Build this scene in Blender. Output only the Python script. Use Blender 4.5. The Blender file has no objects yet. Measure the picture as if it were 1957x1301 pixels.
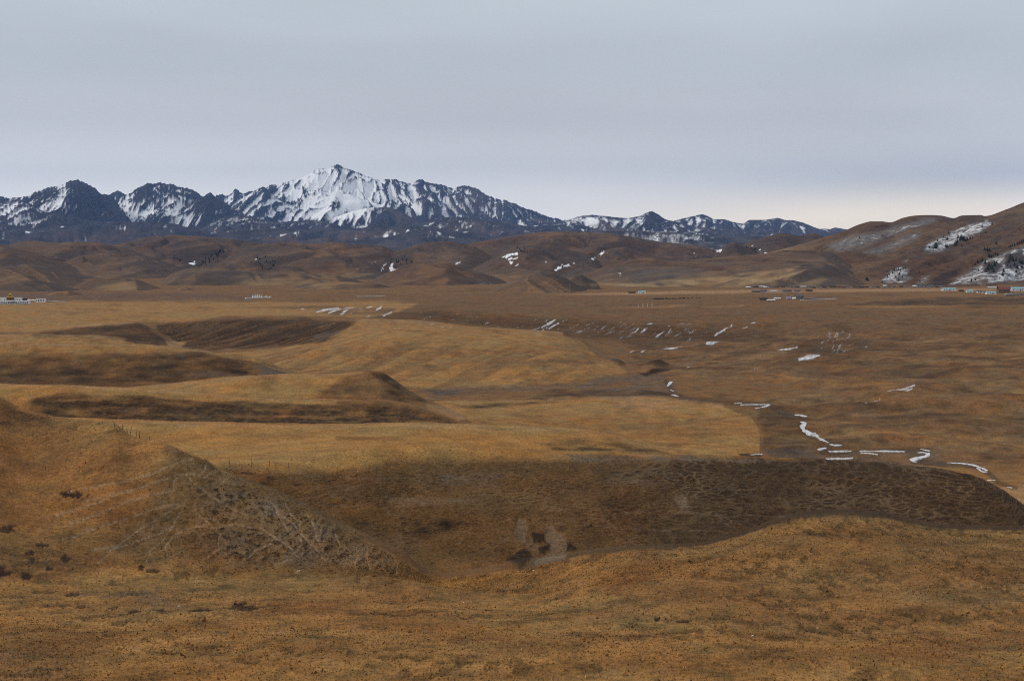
import bpy, math, random
import numpy as np

# ------------------------------------------------------------------ camera, sky, sun, exposure
scene = bpy.context.scene
COL = scene.collection
F = 2688.0            # focal length in photo pixels (photo is 1957 px wide)
CU = 978.5            # column of the view axis
HV = 450.0            # row of the level horizon

cam_d = bpy.data.cameras.new('camera')
cam = bpy.data.objects.new('camera', cam_d)
COL.objects.link(cam)
cam.location = (0, 0, 0)
cam.rotation_euler = (math.radians(90), 0, 0)
cam_d.sensor_width = 36.0
cam_d.sensor_fit = 'HORIZONTAL'
cam_d.lens = 36.0 * F / 1957.0
cam_d.shift_y = -(650.5 - HV) / 1957.0
cam_d.clip_start = 1.0
cam_d.clip_end = 120000.0
scene.camera = cam

SUN_EL, SUN_AZ = 35.0, -108.0     # azimuth: degrees from +Y (view direction) towards +X (right)
w = bpy.data.worlds.new('World')
scene.world = w
w.use_nodes = True
nt = w.node_tree
for n in list(nt.nodes):
    nt.nodes.remove(n)
def N(nt, t, **kw):
    n = nt.nodes.new(t)
    for k, v in kw.items():
        setattr(n, k, v)
    return n
out = N(nt, 'ShaderNodeOutputWorld')
bg = N(nt, 'ShaderNodeBackground')
bg.inputs['Strength'].default_value = 0.1
sky = N(nt, 'ShaderNodeTexSky', sky_type='NISHITA')
sky.sun_disc = False
sky.sun_elevation = math.radians(SUN_EL)
sky.sun_rotation = math.radians(SUN_AZ)
sky.altitude = 3700
# overcast deck: colour by height above the horizon, soft streaky cloud relief, all in world directions
tc = N(nt, 'ShaderNodeTexCoord')
sep = N(nt, 'ShaderNodeSeparateXYZ')
nt.links.new(tc.outputs['Generated'], sep.inputs[0])
mp = N(nt, 'ShaderNodeMapping')
mp.inputs['Scale'].default_value = (2.6, 2.6, 11.0)
mp.inputs['Rotation'].default_value = (0.0, math.radians(-2.0), 0.0)
nt.links.new(tc.outputs['Generated'], mp.inputs['Vector'])
cn = N(nt, 'ShaderNodeTexNoise')
cn.inputs['Scale'].default_value = 1.0
cn.inputs['Detail'].default_value = 4.0
cn.inputs['Roughness'].default_value = 0.45
cn.inputs['Distortion'].default_value = 0.3
nt.links.new(mp.outputs[0], cn.inputs['Vector'])
def MATH(nt, op, a, b=None, c=None, clamp=False):
    n = N(nt, 'ShaderNodeMath', operation=op)
    n.use_clamp = clamp
    for i, x in enumerate((a, b, c)):
        if x is None:
            continue
        if isinstance(x, (int, float)):
            n.inputs[i].default_value = x
        else:
            nt.links.new(x, n.inputs[i])
    return n.outputs[0]
def MAPR(nt, x, a, b, c=0.0, d=1.0, smooth=True):
    n = N(nt, 'ShaderNodeMapRange')
    if smooth:
        n.interpolation_type = 'SMOOTHSTEP'
    nt.links.new(x, n.inputs[0])
    for i, v in enumerate((a, b, c, d)):
        n.inputs[i + 1].default_value = v
    return n.outputs[0]
def MIXC(nt, f, a, b, mode='MIX'):
    n = N(nt, 'ShaderNodeMix', data_type='RGBA', blend_type=mode)
    for i, x in ((0, f), (6, a), (7, b)):
        if isinstance(x, (int, float)):
            n.inputs[i].default_value = x
        elif isinstance(x, tuple):
            n.inputs[i].default_value = (*x, 1.0) if len(x) == 3 else x
        else:
            nt.links.new(x, n.inputs[i])
    return n.outputs[2]
ramp = N(nt, 'ShaderNodeValToRGB')
ramp.color_ramp.interpolation = 'EASE'
els = ramp.color_ramp.elements
SKYC = [(0.0, (0.90, 0.88, 0.85)), (0.022, (0.86, 0.85, 0.835)), (0.052, (0.68, 0.69, 0.70)),
        (0.085, (0.55, 0.568, 0.592)), (0.125, (0.505, 0.54, 0.572)), (0.17, (0.54, 0.588, 0.625)),
        (0.4, (0.56, 0.60, 0.64)), (1.0, (0.60, 0.63, 0.66))]
els[0].position, els[0].color = SKYC[0][0], (*SKYC[0][1], 1)
els[1].position, els[1].color = SKYC[-1][0], (*SKYC[-1][1], 1)
for p, c in SKYC[1:-1]:
    e = els.new(p)
    e.color = (*c, 1)
# soft waviness of the bands
wv = MATH(nt, 'MULTIPLY_ADD', MATH(nt, 'SUBTRACT', cn.outputs['Fac'], 0.5), 0.020, sep.outputs['Z'])
nt.links.new(MATH(nt, 'MAXIMUM', wv, 0.0), ramp.inputs[0])
# toward the right the deck is thicker and greyer, with a clear warm gap along the horizon
xr = MAPR(nt, sep.outputs['X'], 0.02, 0.33)
grey = MIXC(nt, MATH(nt, 'MULTIPLY', xr, MAPR(nt, wv, 0.12, 0.01)), ramp.outputs[0], (0.52, 0.525, 0.54))
gap = MATH(nt, 'MULTIPLY', MAPR(nt, sep.outputs['X'], -0.02, 0.24),
           MAPR(nt, MATH(nt, 'MULTIPLY_ADD', sep.outputs['X'], -0.022, wv), 0.036, 0.006))
deck = MIXC(nt, gap, grey, (1.08, 0.95, 0.77))
sh = MAPR(nt, cn.outputs['Fac'], 0.28, 0.72, 0.94, 1.06)
deck = MIXC(nt, 1.0, deck, sh, 'MULTIPLY')
deck10 = MIXC(nt, 1.0, deck, (10.5, 10.5, 10.5), 'MULTIPLY')
skymix = MIXC(nt, 0.94, sky.outputs[0], deck10)
nt.links.new(skymix, bg.inputs['Color'])
nt.links.new(bg.outputs[0], out.inputs['Surface'])

sun_d = bpy.data.lights.new('sun', 'SUN')
sun_d.energy = 1.5
sun_d.angle = math.radians(14)
sun_d.color = (1.0, 0.93, 0.83)
sun = bpy.data.objects.new('sun', sun_d)
COL.objects.link(sun)
sun.rotation_euler = (math.radians(90 - SUN_EL), 0, math.radians(180 - SUN_AZ))

scene.view_settings.view_transform = 'Standard'
scene.view_settings.look = 'None'
scene.view_settings.exposure = 0.0
scene.view_settings.gamma = 1.0
scene.view_settings.use_curve_mapping = False
scene.render.engine = 'CYCLES'
scene.cycles.use_denoising = False
scene.cycles.max_bounces = 4
scene.cycles.diffuse_bounces = 2
scene.cycles.volume_bounces = 0
scene.cycles.filter_width = 1.05

# ------------------------------------------------------------------ numeric helpers
rng = np.random.default_rng(11)
_perm = rng.permutation(256).astype(np.int32)
_perm = np.concatenate([_perm, _perm])
_ga = rng.random(256) * 2 * np.pi
_gx, _gy = np.cos(_ga).astype(np.float32), np.sin(_ga).astype(np.float32)

def perlin(x, y, seed=0):
    x = np.asarray(x, np.float32) + seed * 17.31
    y = np.asarray(y, np.float32) + seed * 9.77
    xi, yi = np.floor(x).astype(np.int32), np.floor(y).astype(np.int32)
    xf, yf = x - xi, y - yi
    X, Y = xi & 255, yi & 255
    u_ = xf * xf * xf * (xf * (xf * 6 - 15) + 10)
    v_ = yf * yf * yf * (yf * (yf * 6 - 15) + 10)
    def g(a, b, dx, dy):
        h = _perm[_perm[a & 255] + (b & 255)]
        return _gx[h] * dx + _gy[h] * dy
    n00, n10 = g(X, Y, xf, yf), g(X + 1, Y, xf - 1, yf)
    n01, n11 = g(X, Y + 1, xf, yf - 1), g(X + 1, Y + 1, xf - 1, yf - 1)
    a = n00 + u_ * (n10 - n00)
    b = n01 + u_ * (n11 - n01)
    return (a + v_ * (b - a)) * 1.5

def fbm(x, y, o=4, seed=0, rough=0.5):
    s, a, t = 0.0, 1.0, 0.0
    f = 1.0
    for i in range(o):
        s = s + a * perlin(x * f, y * f, seed + i * 3)
        t += a
        a *= rough
        f *= 2.03
    return s / t

def ridged(x, y, o=4, seed=0, rough=0.5):
    s, a, t, f = 0.0, 1.0, 0.0, 1.0
    for i in range(o):
        n = 1.0 - np.abs(perlin(x * f, y * f, seed + i * 3)) * 1.6
        s = s + a * n * n
        t += a
        a *= rough
        f *= 2.1
    return s / t

def cells(x, y, seed=0, jit=0.9):
    """distance to the border of jittered cells (F2-F1) and an id in 0..1"""
    x = np.asarray(x, np.float32); y = np.asarray(y, np.float32)
    xi, yi = np.floor(x).astype(np.int32), np.floor(y).astype(np.int32)
    d1 = np.full(x.shape, 9.0, np.float32); d2 = d1.copy(); cid = np.zeros(x.shape, np.float32)
    for dx in (-1, 0, 1):
        for dy in (-1, 0, 1):
            cx, cy = xi + dx, yi + dy
            h = _perm[_perm[(cx + seed * 7) & 255] + (cy & 255)]
            px = cx + 0.5 + jit * (h / 255.0 - 0.5)
            py = cy + 0.5 + jit * (_perm[h + 37 & 255] / 255.0 - 0.5)
            d = np.sqrt((px - x) ** 2 + (py - y) ** 2)
            nearer = d < d1
            d2 = np.where(nearer, d1, np.minimum(d2, d))
            cid = np.where(nearer, h / 255.0, cid)
            d1 = np.where(nearer, d, d1)
    return d2 - d1, cid

def sst(x, a, b):
    t = np.clip((x - a) / (b - a), 0, 1)
    return t * t * (3 - 2 * t)

def pchip_slopes(h, d):
    """h, d: (K-1, n) interval widths and secants -> slopes (K, n)"""
    K = h.shape[0] + 1
    m = np.zeros((K,) + h.shape[1:])
    w1, w2 = 2 * h[1:] + h[:-1], h[1:] + 2 * h[:-1]
    same = d[1:] * d[:-1] > 0
    with np.errstate(divide='ignore', invalid='ignore'):
        mm = (w1 + w2) / (w1 / d[:-1] + w2 / d[1:])
    m[1:-1] = np.where(same, mm, 0)
    m[0], m[-1] = d[0], d[-1]
    return m

def pchip(x, pts):
    p = np.array(pts, float)
    xk, yk = p[:, 0], p[:, 1]
    if len(xk) == 1:
        return np.full_like(x, yk[0])
    h = np.diff(xk)[:, None]; d = np.diff(yk)[:, None] / h
    m = pchip_slopes(h, d)[:, 0]
    xc = np.clip(x, xk[0], xk[-1])
    i = np.clip(np.searchsorted(xk, xc) - 1, 0, len(xk) - 2)
    H = xk[i + 1] - xk[i]
    t = (xc - xk[i]) / H
    return ((2*t**3 - 3*t**2 + 1) * yk[i] + (t**3 - 2*t**2 + t) * H * m[i]
            + (-2*t**3 + 3*t**2) * yk[i+1] + (t**3 - t**2) * H * m[i+1])

def poly_sd(u, v, pts):
    """signed distance in px to a polygon, >0 inside (u, v flat arrays)"""
    p = np.array(pts, float)
    inside = np.zeros(u.shape, bool)
    dmin = np.full(u.shape, 1e9)
    n = len(p)
    for i in range(n):
        (x0, y0), (x1, y1) = p[i], p[(i + 1) % n]
        ex, ey = x1 - x0, y1 - y0
        t = np.clip(((u - x0) * ex + (v - y0) * ey) / (ex * ex + ey * ey + 1e-9), 0, 1)
        dmin = np.minimum(dmin, (u - x0 - t * ex) ** 2 + (v - y0 - t * ey) ** 2)
        c = ((y0 > v) != (y1 > v))
        with np.errstate(divide='ignore', invalid='ignore'):
            xi = (x1 - x0) * (v - y0) / (y1 - y0 + 1e-12) + x0
        inside ^= c & (u < xi)
    return np.where(inside, 1, -1) * np.sqrt(dmin)

def line_d(u, v, pts):
    p = np.array(pts, float)
    dmin = np.full(u.shape, 1e9)
    for i in range(len(p) - 1):
        (x0, y0), (x1, y1) = p[i], p[i + 1]
        ex, ey = x1 - x0, y1 - y0
        t = np.clip(((u - x0) * ex + (v - y0) * ey) / (ex * ex + ey * ey + 1e-9), 0, 1)
        dmin = np.minimum(dmin, (u - x0 - t * ex) ** 2 + (v - y0 - t * ey) ** 2)
    return np.sqrt(dmin)

def box_sel(u, v, pts, pad):
    p = np.array(pts, float)
    return np.nonzero((u > p[:, 0].min() - pad) & (u < p[:, 0].max() + pad) &
                      (v > p[:, 1].min() - pad) & (v < p[:, 1].max() + pad))[0]

def grid_mesh(name, X, Y, Z, mat, attrs, kind='structure'):
    M_, N_ = X.shape
    co = np.empty((M_ * N_, 3), np.float32)
    co[:, 0], co[:, 1], co[:, 2] = X.ravel(), Y.ravel(), Z.ravel()
    i = np.arange(M_ - 1)[:, None] * N_ + np.arange(N_ - 1)[None, :]
    q = np.stack([i, i + 1, i + N_ + 1, i + N_], -1).reshape(-1, 4).astype(np.int32)
    me = bpy.data.meshes.new(name)
    me.vertices.add(len(co)); me.vertices.foreach_set('co', co.ravel())
    me.loops.add(q.size); me.loops.foreach_set('vertex_index', q.ravel())
    me.polygons.add(len(q)); me.polygons.foreach_set('loop_start', np.arange(0, q.size, 4, dtype=np.int32))
    me.polygons.foreach_set('use_smooth', np.ones(len(q), bool))
    me.update(calc_edges=True)
    for k, val in attrs.items():
        if val.ndim == 3:
            a = me.attributes.new(k, 'FLOAT_COLOR', 'POINT')
            c4 = np.ones((M_ * N_, 4), np.float32); c4[:, :3] = val.reshape(-1, 3)
            a.data.foreach_set('color', c4.ravel())
        else:
            a = me.attributes.new(k, 'FLOAT', 'POINT')
            a.data.foreach_set('value', val.astype(np.float32).ravel())
    me.materials.append(mat)
    o = bpy.data.objects.new(name, me)
    COL.objects.link(o)
    o['kind'] = kind
    return o

# ------------------------------------------------------------------ materials
def terrain_mat(name, fine, lo, hi, bump, scales, rough=0.95, snow=False, stretch=1.0, snow_edge=(.38, .62), net=False, snow_max=1.0):
    """base colour from the ground-cover attribute, broken up by world-space noise; bump from the same noise"""
    m = bpy.data.materials.new(name)
    m.use_nodes = True
    nt = m.node_tree
    b = nt.nodes['Principled BSDF']
    b.inputs['Roughness'].default_value = rough
    b.inputs['Specular IOR Level'].default_value = 0.1
    at = N(nt, 'ShaderNodeAttribute', attribute_name='cover')
    g = N(nt, 'ShaderNodeNewGeometry')
    n1 = N(nt, 'ShaderNodeTexNoise')
    n1.inputs['Scale'].default_value = scales[0]
    n1.inputs['Detail'].default_value = fine
    n1.inputs['Roughness'].default_value = 0.68
    mp = N(nt, 'ShaderNodeMapping')
    mp.inputs['Scale'].default_value = (1.0, stretch, 1.0)
    nt.links.new(g.outputs['Position'], mp.inputs['Vector'])
    nt.links.new(mp.outputs[0], n1.inputs['Vector'])
    n2 = N(nt, 'ShaderNodeTexNoise')
    n2.inputs['Scale'].default_value = scales[1]
    n2.inputs['Detail'].default_value = 6
    n2.inputs['Roughness'].default_value = 0.6
    nt.links.new(g.outputs['Position'], n2.inputs['Vector'])
    f1 = MAPR(nt, n1.outputs['Fac'], 0.34, 0.66, lo, hi, smooth=False)
    c1 = MIXC(nt, 1.0, at.outputs['Color'], f1, 'MULTIPLY')
    # hue drift between straw and rust
    hue = MIXC(nt, MAPR(nt, n2.outputs['Fac'], 0.35, 0.65), (1.07, 0.96, 0.84), (0.94, 1.04, 1.10))
    c1 = MIXC(nt, 1.0, c1, hue, 'MULTIPLY')
    if net:
        # fine turf grain, dark specks, and the web of cattle tracks
        n4 = N(nt, 'ShaderNodeTexNoise')
        n4.inputs['Scale'].default_value = 7.0
        n4.inputs['Detail'].default_value = 5
        n4.inputs['Roughness'].default_value = 0.7
        nt.links.new(g.outputs['Position'], n4.inputs['Vector'])
        c1 = MIXC(nt, 1.0, c1, MAPR(nt, n4.outputs['Fac'], .32, .68, .70, 1.28, smooth=False), 'MULTIPLY')
        n6 = N(nt, 'ShaderNodeTexNoise')
        n6.inputs['Scale'].default_value = .13
        n6.inputs['Detail'].default_value = 9
        n6.inputs['Roughness'].default_value = 0.66
        nt.links.new(g.outputs['Position'], n6.inputs['Vector'])
        c1 = MIXC(nt, 1.0, c1, MAPR(nt, n6.outputs['Fac'], .34, .66, .72, 1.25, smooth=False), 'MULTIPLY')
        n5 = N(nt, 'ShaderNodeTexNoise')
        n5.inputs['Scale'].default_value = 2.6
        n5.inputs['Detail'].default_value = 4
        n5.inputs['Roughness'].default_value = 0.62
        nt.links.new(g.outputs['Position'], n5.inputs['Vector'])
        c1 = MIXC(nt, MATH(nt, 'MULTIPLY', MAPR(nt, n5.outputs['Fac'], .60, .68), .28), c1, (.035, .020, .010))
        na = N(nt, 'ShaderNodeAttribute', attribute_name='net')
        nm = N(nt, 'ShaderNodeAttribute', attribute_name='netm')
        tf = N(nt, 'ShaderNodeAttribute', attribute_name='tuft')
        s2 = N(nt, 'ShaderNodeSeparateColor'); nt.links.new(nm.outputs['Color'], s2.inputs[0])
        def vadd(a_, b_, k):
            n = N(nt, 'ShaderNodeVectorMath', operation='MULTIPLY_ADD')
            nt.links.new(b_, n.inputs[0]); n.inputs[1].default_value = (k, k, 0); nt.links.new(a_, n.inputs[2])
            return n.outputs[0]
        cc = N(nt, 'ShaderNodeVectorMath', operation='SUBTRACT')
        nt.links.new(n5.outputs['Color'], cc.inputs[0]); cc.inputs[1].default_value = (.5, .5, .5)
        def web(vec, scale):
            vo = N(nt, 'ShaderNodeTexVoronoi', feature='DISTANCE_TO_EDGE', voronoi_dimensions='2D')
            vo.inputs['Scale'].default_value = scale
            vo.inputs['Randomness'].default_value = .95
            nt.links.new(vec, vo.inputs['Vector'])
            return vo.outputs['Distance']
        vv_ = vadd(na.outputs['Vector'], cc.outputs[0], .70)
        dA = web(vv_, 1.0)
        dB = MATH(nt, 'ADD', web(vv_, .53), MATH(nt, 'MULTIPLY_ADD', s2.outputs[1], -.3, .3, clamp=True))
        dmin = MATH(nt, 'MINIMUM', dA, MATH(nt, 'MULTIPLY', dB, .8))
        dmin = MATH(nt, 'ADD', dmin, MATH(nt, 'MULTIPLY', MATH(nt, 'SUBTRACT', n4.outputs['Fac'], .5), .14))
        tuft = MATH(nt, 'MULTIPLY', MATH(nt, 'MULTIPLY', MAPR(nt, dmin, .08, .20), tf.outputs['Fac']), MAPR(nt, n5.outputs['Fac'], .40, .58))
        c1 = MIXC(nt, MATH(nt, 'MULTIPLY', tuft, .88), c1, (.017, .010, .006))
        dtr = MATH(nt, 'MULTIPLY_ADD', s2.outputs[2], -.10, dmin)
        trk = MATH(nt, 'MULTIPLY', MAPR(nt, dtr, .085, .025), s2.outputs[0])
        trk = MATH(nt, 'MULTIPLY', trk, MAPR(nt, n1.outputs['Fac'], .38, .58, .45, 1.0))
        trk = MATH(nt, 'MULTIPLY', trk, MAPR(nt, n6.outputs['Fac'], .40, .56, .40, 1.0))
        c1 = MIXC(nt, MATH(nt, 'MULTIPLY', trk, .80), c1, (.175, .118, .068))
    if snow:
        sa = N(nt, 'ShaderNodeAttribute', attribute_name='snow')
        n3 = N(nt, 'ShaderNodeTexNoise')
        n3.inputs['Scale'].default_value = snow
        n3.inputs['Detail'].default_value = 7
        n3.inputs['Roughness'].default_value = 0.7
        nt.links.new(g.outputs['Position'], n3.inputs['Vector'])
        sv = MATH(nt, 'ADD', sa.outputs['Fac'], MATH(nt, 'MULTIPLY', MATH(nt, 'SUBTRACT', n3.outputs['Fac'], 0.5), 0.9))
        c1 = MIXC(nt, MAPR(nt, sv, snow_edge[0], snow_edge[1], 0.0, snow_max), c1, (0.88, 0.89, 0.91))
    nt.links.new(c1, b.inputs['Base Color'])
    bp = N(nt, 'ShaderNodeBump')
    bp.inputs['Strength'].default_value = bump[0]
    bp.inputs['Distance'].default_value = bump[1]
    nt.links.new(n1.outputs['Fac'], bp.inputs['Height'])
    if net:
        b6 = N(nt, 'ShaderNodeBump')
        b6.inputs['Strength'].default_value = .55
        b6.inputs['Distance'].default_value = 1.6
        nt.links.new(n6.outputs['Fac'], b6.inputs['Height'])
        nt.links.new(b6.outputs[0], bp.inputs['Normal'])
    nt.links.new(bp.outputs[0], b.inputs['Normal'])
    return m

MAT = {}
def flat_mat(name, col, rough=0.8, var=0.25, scale=2.0, metal=0.0, spec=0.2):
    if name in MAT:
        return MAT[name]
    m = bpy.data.materials.new(name)
    m.use_nodes = True
    nt = m.node_tree
    b = nt.nodes['Principled BSDF']
    b.inputs['Roughness'].default_value = rough
    b.inputs['Metallic'].default_value = metal
    b.inputs['Specular IOR Level'].default_value = spec
    g = N(nt, 'ShaderNodeNewGeometry')
    n = N(nt, 'ShaderNodeTexNoise')
    n.inputs['Scale'].default_value = scale
    n.inputs['Detail'].default_value = 6
    nt.links.new(g.outputs['Position'], n.inputs['Vector'])
    c = MIXC(nt, 1.0, col, MAPR(nt, n.outputs['Fac'], 0.3, 0.7, 1 - var, 1 + var), 'MULTIPLY')
    nt.links.new(c, b.inputs['Base Color'])
    MAT[name] = m
    return m
# ------------------------------------------------------------------ air between the camera and the mountains
def haze_box(density, x0, x1, y0, y1, z0, z1):
    me = bpy.data.meshes.new('haze')
    v = [(x, y, z) for z in (z0, z1) for y in (y0, y1) for x in (x0, x1)]
    f = [(0, 2, 3, 1), (4, 5, 7, 6), (0, 1, 5, 4), (2, 6, 7, 3), (0, 4, 6, 2), (1, 3, 7, 5)]
    me.from_pydata(v, [], f)
    m = bpy.data.materials.new('haze_air')
    m.use_nodes = True
    nt = m.node_tree
    for n in list(nt.nodes):
        nt.nodes.remove(n)
    o = N(nt, 'ShaderNodeOutputMaterial')
    p = N(nt, 'ShaderNodeVolumePrincipled')
    p.inputs['Color'].default_value = (0.30, 0.50, 1.0, 1)
    p.inputs['Density'].default_value = density
    p.inputs['Anisotropy'].default_value = 0.0
    nt.links.new(p.outputs[0], o.inputs['Volume'])
    me.materials.append(m)
    ob = bpy.data.objects.new('haze', me)
    COL.objects.link(ob)
    ob['kind'] = 'stuff'
    return ob
haze_box(1.4e-5, -14000, 14000, -300, 30000, -140, 1400)
# ------------------------------------------------------------------ the grassland: near slopes, valley and plain
# Feature lines, near to far. Each: rows to the previous line, [(u, v)], [(u, distance)].
def V2A(u):
    return (np.asarray(u, float) - CU) / F
L = [
 # 0 below the frame
 (0, [(-300, 2530), (2250, 2530)], [(0, 40)]),
 (12, [(-300, 1470), (2250, 1470)], [(0, 84)]),
 (26, [(-300, 1301), (2250, 1301)], [(0, 101)]),
 (62, [(-300, 1190), (500, 1195), (1000, 1195), (1400, 1190), (1957, 1190)], [(0, 124), (900, 128), (1957, 128)]),
 # foot of the near spur / middle of the lawn
 (52, [(-300, 1118), (0, 1110), (250, 1098), (500, 1092), (660, 1098), (780, 1109), (860, 1125), (1000, 1135), (1200, 1115), (1400, 1102), (1957, 1095)],
      [(0, 155), (300, 168), (500, 174), (660, 172), (860, 168), (1200, 152), (1957, 152)]),
 # crest of spur and of the right-hand hump
 (120, [(-300, 650), (0, 756), (33, 776), (83, 793), (140, 801), (216, 809), (252, 833), (286, 842), (319, 850), (352, 864), (392, 881),
       (422, 901), (465, 919), (518, 939), (565, 962), (618, 991), (659, 1013), (706, 1038), (762, 1069), (790, 1086), (819, 1100), (850, 1105),
       (950, 1095), (1100, 1066), (1200, 1053), (1330, 1045), (1420, 1025), (1480, 1005), (1550, 992), (1620, 990), (1700, 996), (1790, 1010), (1850, 1014), (1957, 1015), (2250, 1050)],
      [(-300, 262), (0, 255), (140, 238), (216, 229), (286, 219), (392, 206), (518, 196), (659, 187), (819, 177), (950, 177), (1200, 174), (1330, 176), (1550, 181), (1957, 183)]),
 # hidden valley floor behind it
 (46, [(-300, 930), (0, 935), (300, 955), (500, 1010), (650, 1062), (760, 1084), (900, 1090), (1050, 1086), (1200, 1085), (1400, 1064), (1600, 1036), (1800, 1036), (1957, 1034), (2250, 1090)],
      [(-300, 285), (250, 262), (500, 255), (900, 262), (1957, 268)]),
 # brow of the track-covered slope
 (125, [(-300, 900), (200, 893), (440, 888), (600, 872), (716, 852), (832, 848), (932, 855), (1075, 864), (1200, 871), (1400, 873), (1480, 875), (1600, 880),
       (1700, 887), (1800, 898), (1850, 907), (1900, 928), (1957, 967), (2050, 1040), (2250, 1100)],
      [(-300, 300), (200, 290), (440, 290), (600, 301), (716, 313), (932, 321), (1200, 329), (1480, 331), (1700, 326), (1800, 319), (1900, 307), (1957, 300), (2250, 292)]),
 (22, [(-300, 862), (200, 856), (440, 850), (600, 845), (716, 843), (832, 845), (932, 853), (1075, 862), (1200, 869), (1400, 878), (1600, 900), (1800, 930), (1957, 1000), (2250, 1120)],
      [(-300, 335), (600, 338), (1075, 346), (1600, 346), (1957, 325)]),
 # first golden ridge behind
 (40, [(-300, 790), (0, 797), (200, 806), (400, 811), (600, 814), (786, 811), (886, 814), (1008, 819), (1098, 822), (1164, 831), (1224, 847), (1298, 869), (1400, 895), (1600, 935), (1957, 1010), (2250, 1120)],
      [(-300, 366), (400, 366), (886, 373), (1224, 374), (1500, 366), (1957, 350)]),
 (22, [(-300, 828), (600, 832), (886, 838), (1100, 858), (1250, 895), (1450, 910), (1957, 915), (2250, 930)],
      [(-300, 455), (2250, 455)]),
 # dark band ridge on the left; valley stream on the right
 (62, [(-300, 732), (0, 734), (186, 739), (365, 748), (498, 760), (600, 764), (700, 766), (766, 772), (812, 786), (852, 800), (889, 815), (960, 850), (1100, 880), (1300, 892), (1700, 897), (1957, 897), (2250, 900)],
      [(0, 515), (600, 510), (889, 500), (1200, 512), (1957, 515)]),
 (36, [(-300, 784), (500, 785), (800, 795), (960, 832), (1100, 848), (1300, 850), (1450, 852), (1700, 850), (1957, 846), (2250, 840)],
      [(0, 575), (2250, 580)]),
 # small steep hill on the left; flat terrace on the right
 (44, [(-300, 742), (200, 744), (299, 737), (365, 730), (432, 722), (498, 718), (600, 715), (650, 713), (700, 709), (726, 709), (745, 720), (768, 737), (799, 757), (820, 768), (880, 790), (1000, 803), (1200, 805), (1500, 806), (1957, 795), (2250, 790)],
      [(0, 640), (726, 640), (820, 640), (2250, 645)]),
 (32, [(-300, 744), (250, 745), (560, 754), (800, 766), (900, 768), (1200, 768), (1290, 769), (1450, 768), (1600, 760), (1957, 748), (2250, 740)],
      [(0, 715), (2250, 722)]),
 # low brown hill on the left; riverbed on the right
 (58, [(-300, 655), (0, 656), (123, 658), (266, 659), (327, 664), (400, 673), (441, 677), (482, 682), (498, 687), (514, 695), (545, 708), (575, 718), (640, 738), (800, 749), (900, 745), (1000, 740), (1200, 738), (1350, 738), (1500, 726), (1700, 718), (1957, 712), (2250, 700)],
      [(0, 805), (400, 795), (545, 780), (800, 790), (2250, 805)]),
 (46, [(-300, 682), (300, 690), (450, 700), (560, 706), (640, 700), (750, 698), (900, 695), (1050, 690), (1150, 706), (1250, 712), (1400, 706), (1500, 698), (1700, 690), (1957, 686), (2250, 675)],
      [(0, 870), (2250, 872)]),
 (42, [(-300, 637), (0, 641), (82, 641), (184, 643), (235, 647), (266, 659), (300, 676), (360, 684), (450, 686), (540, 676), (620, 664), (720, 652), (850, 648), (1000, 655), (1100, 668), (1150, 686), (1200, 698), (1300, 695), (1400, 690), (1500, 682), (1700, 672), (1957, 668), (2250, 655)],
      [(0, 955), (2250, 960)]),
 (36, [(-300, 648), (100, 650), (230, 652), (290, 658), (340, 667), (430, 671), (520, 667), (600, 652), (700, 632), (780, 626), (866, 626), (975, 629), (1032, 632), (1075, 637), (1111, 653), (1145, 668), (1200, 678), (1300, 676), (1400, 670), (1600, 660), (1957, 652), (2250, 640)],
      [(0, 1050), (2250, 1050)]),
 # brow of left spur, golden ridge in the middle, valley bottom on the right
 (44, [(-300, 640), (30, 640), (61, 636), (123, 628), (184, 621), (255, 616), (276, 622), (296, 634), (320, 650), (345, 658), (430, 650), (520, 640), (620, 628), (683, 612), (766, 612), (830, 616), (900, 624), (960, 632), (1032, 640), (1100, 650), (1200, 658), (1300, 656), (1400, 652), (1600, 644), (1957, 638), (2250, 625)],
      [(0, 1140), (2250, 1150)]),
 (30, [(-300, 615), (0, 615), (150, 616), (260, 618), (300, 620), (330, 618), (400, 611), (500, 606), (600, 608), (683, 609), (766, 620), (900, 626), (1000, 632), (1100, 637), (1250, 643), (1400, 640), (1600, 630), (1957, 626), (2250, 615)],
      [(0, 1255), (2250, 1240)]),
 (36, [(-300, 600), (300, 602), (600, 600), (683, 602), (760, 594), (900, 594), (1000, 599), (1100, 605), (1300, 612), (1500, 612), (1700, 611), (1957, 608), (2250, 600)],
      [(0, 1360), (2250, 1370)]),
 (34, [(-300, 582), (0, 584), (600, 581), (1000, 581), (1957, 582), (2250, 580)], [(0, 1600), (2250, 1600)]),
 (32, [(-300, 562), (2250, 562)], [(0, 2050), (2250, 2050)]),
 (14, [(-300, 548), (2250, 548)], [(0, 2560), (2250, 2560)]),
 (6, [(-300, 530), (2250, 530)], [(0, 3600), (2250, 3600)]),
]
cu = np.concatenate([np.arange(-800, -14, 13.0), np.arange(-14, 1972, 1.9), np.arange(1972, 2760, 13.0)])
nC = len(cu)
Acol = V2A(cu)
LV = np.array([pchip(cu, l[1]) for l in L])
LY = np.array([pchip(cu, l[2]) for l in L])
LZ = -(LV - HV) / F * LY
hh = np.diff(LY, axis=0); dd = np.diff(LZ, axis=0) / hh
mm = pchip_slopes(hh, dd)
rowsY, rowsZ, rowsL = [LY[0][None]], [LZ[0][None]], [-1.0]
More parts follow.
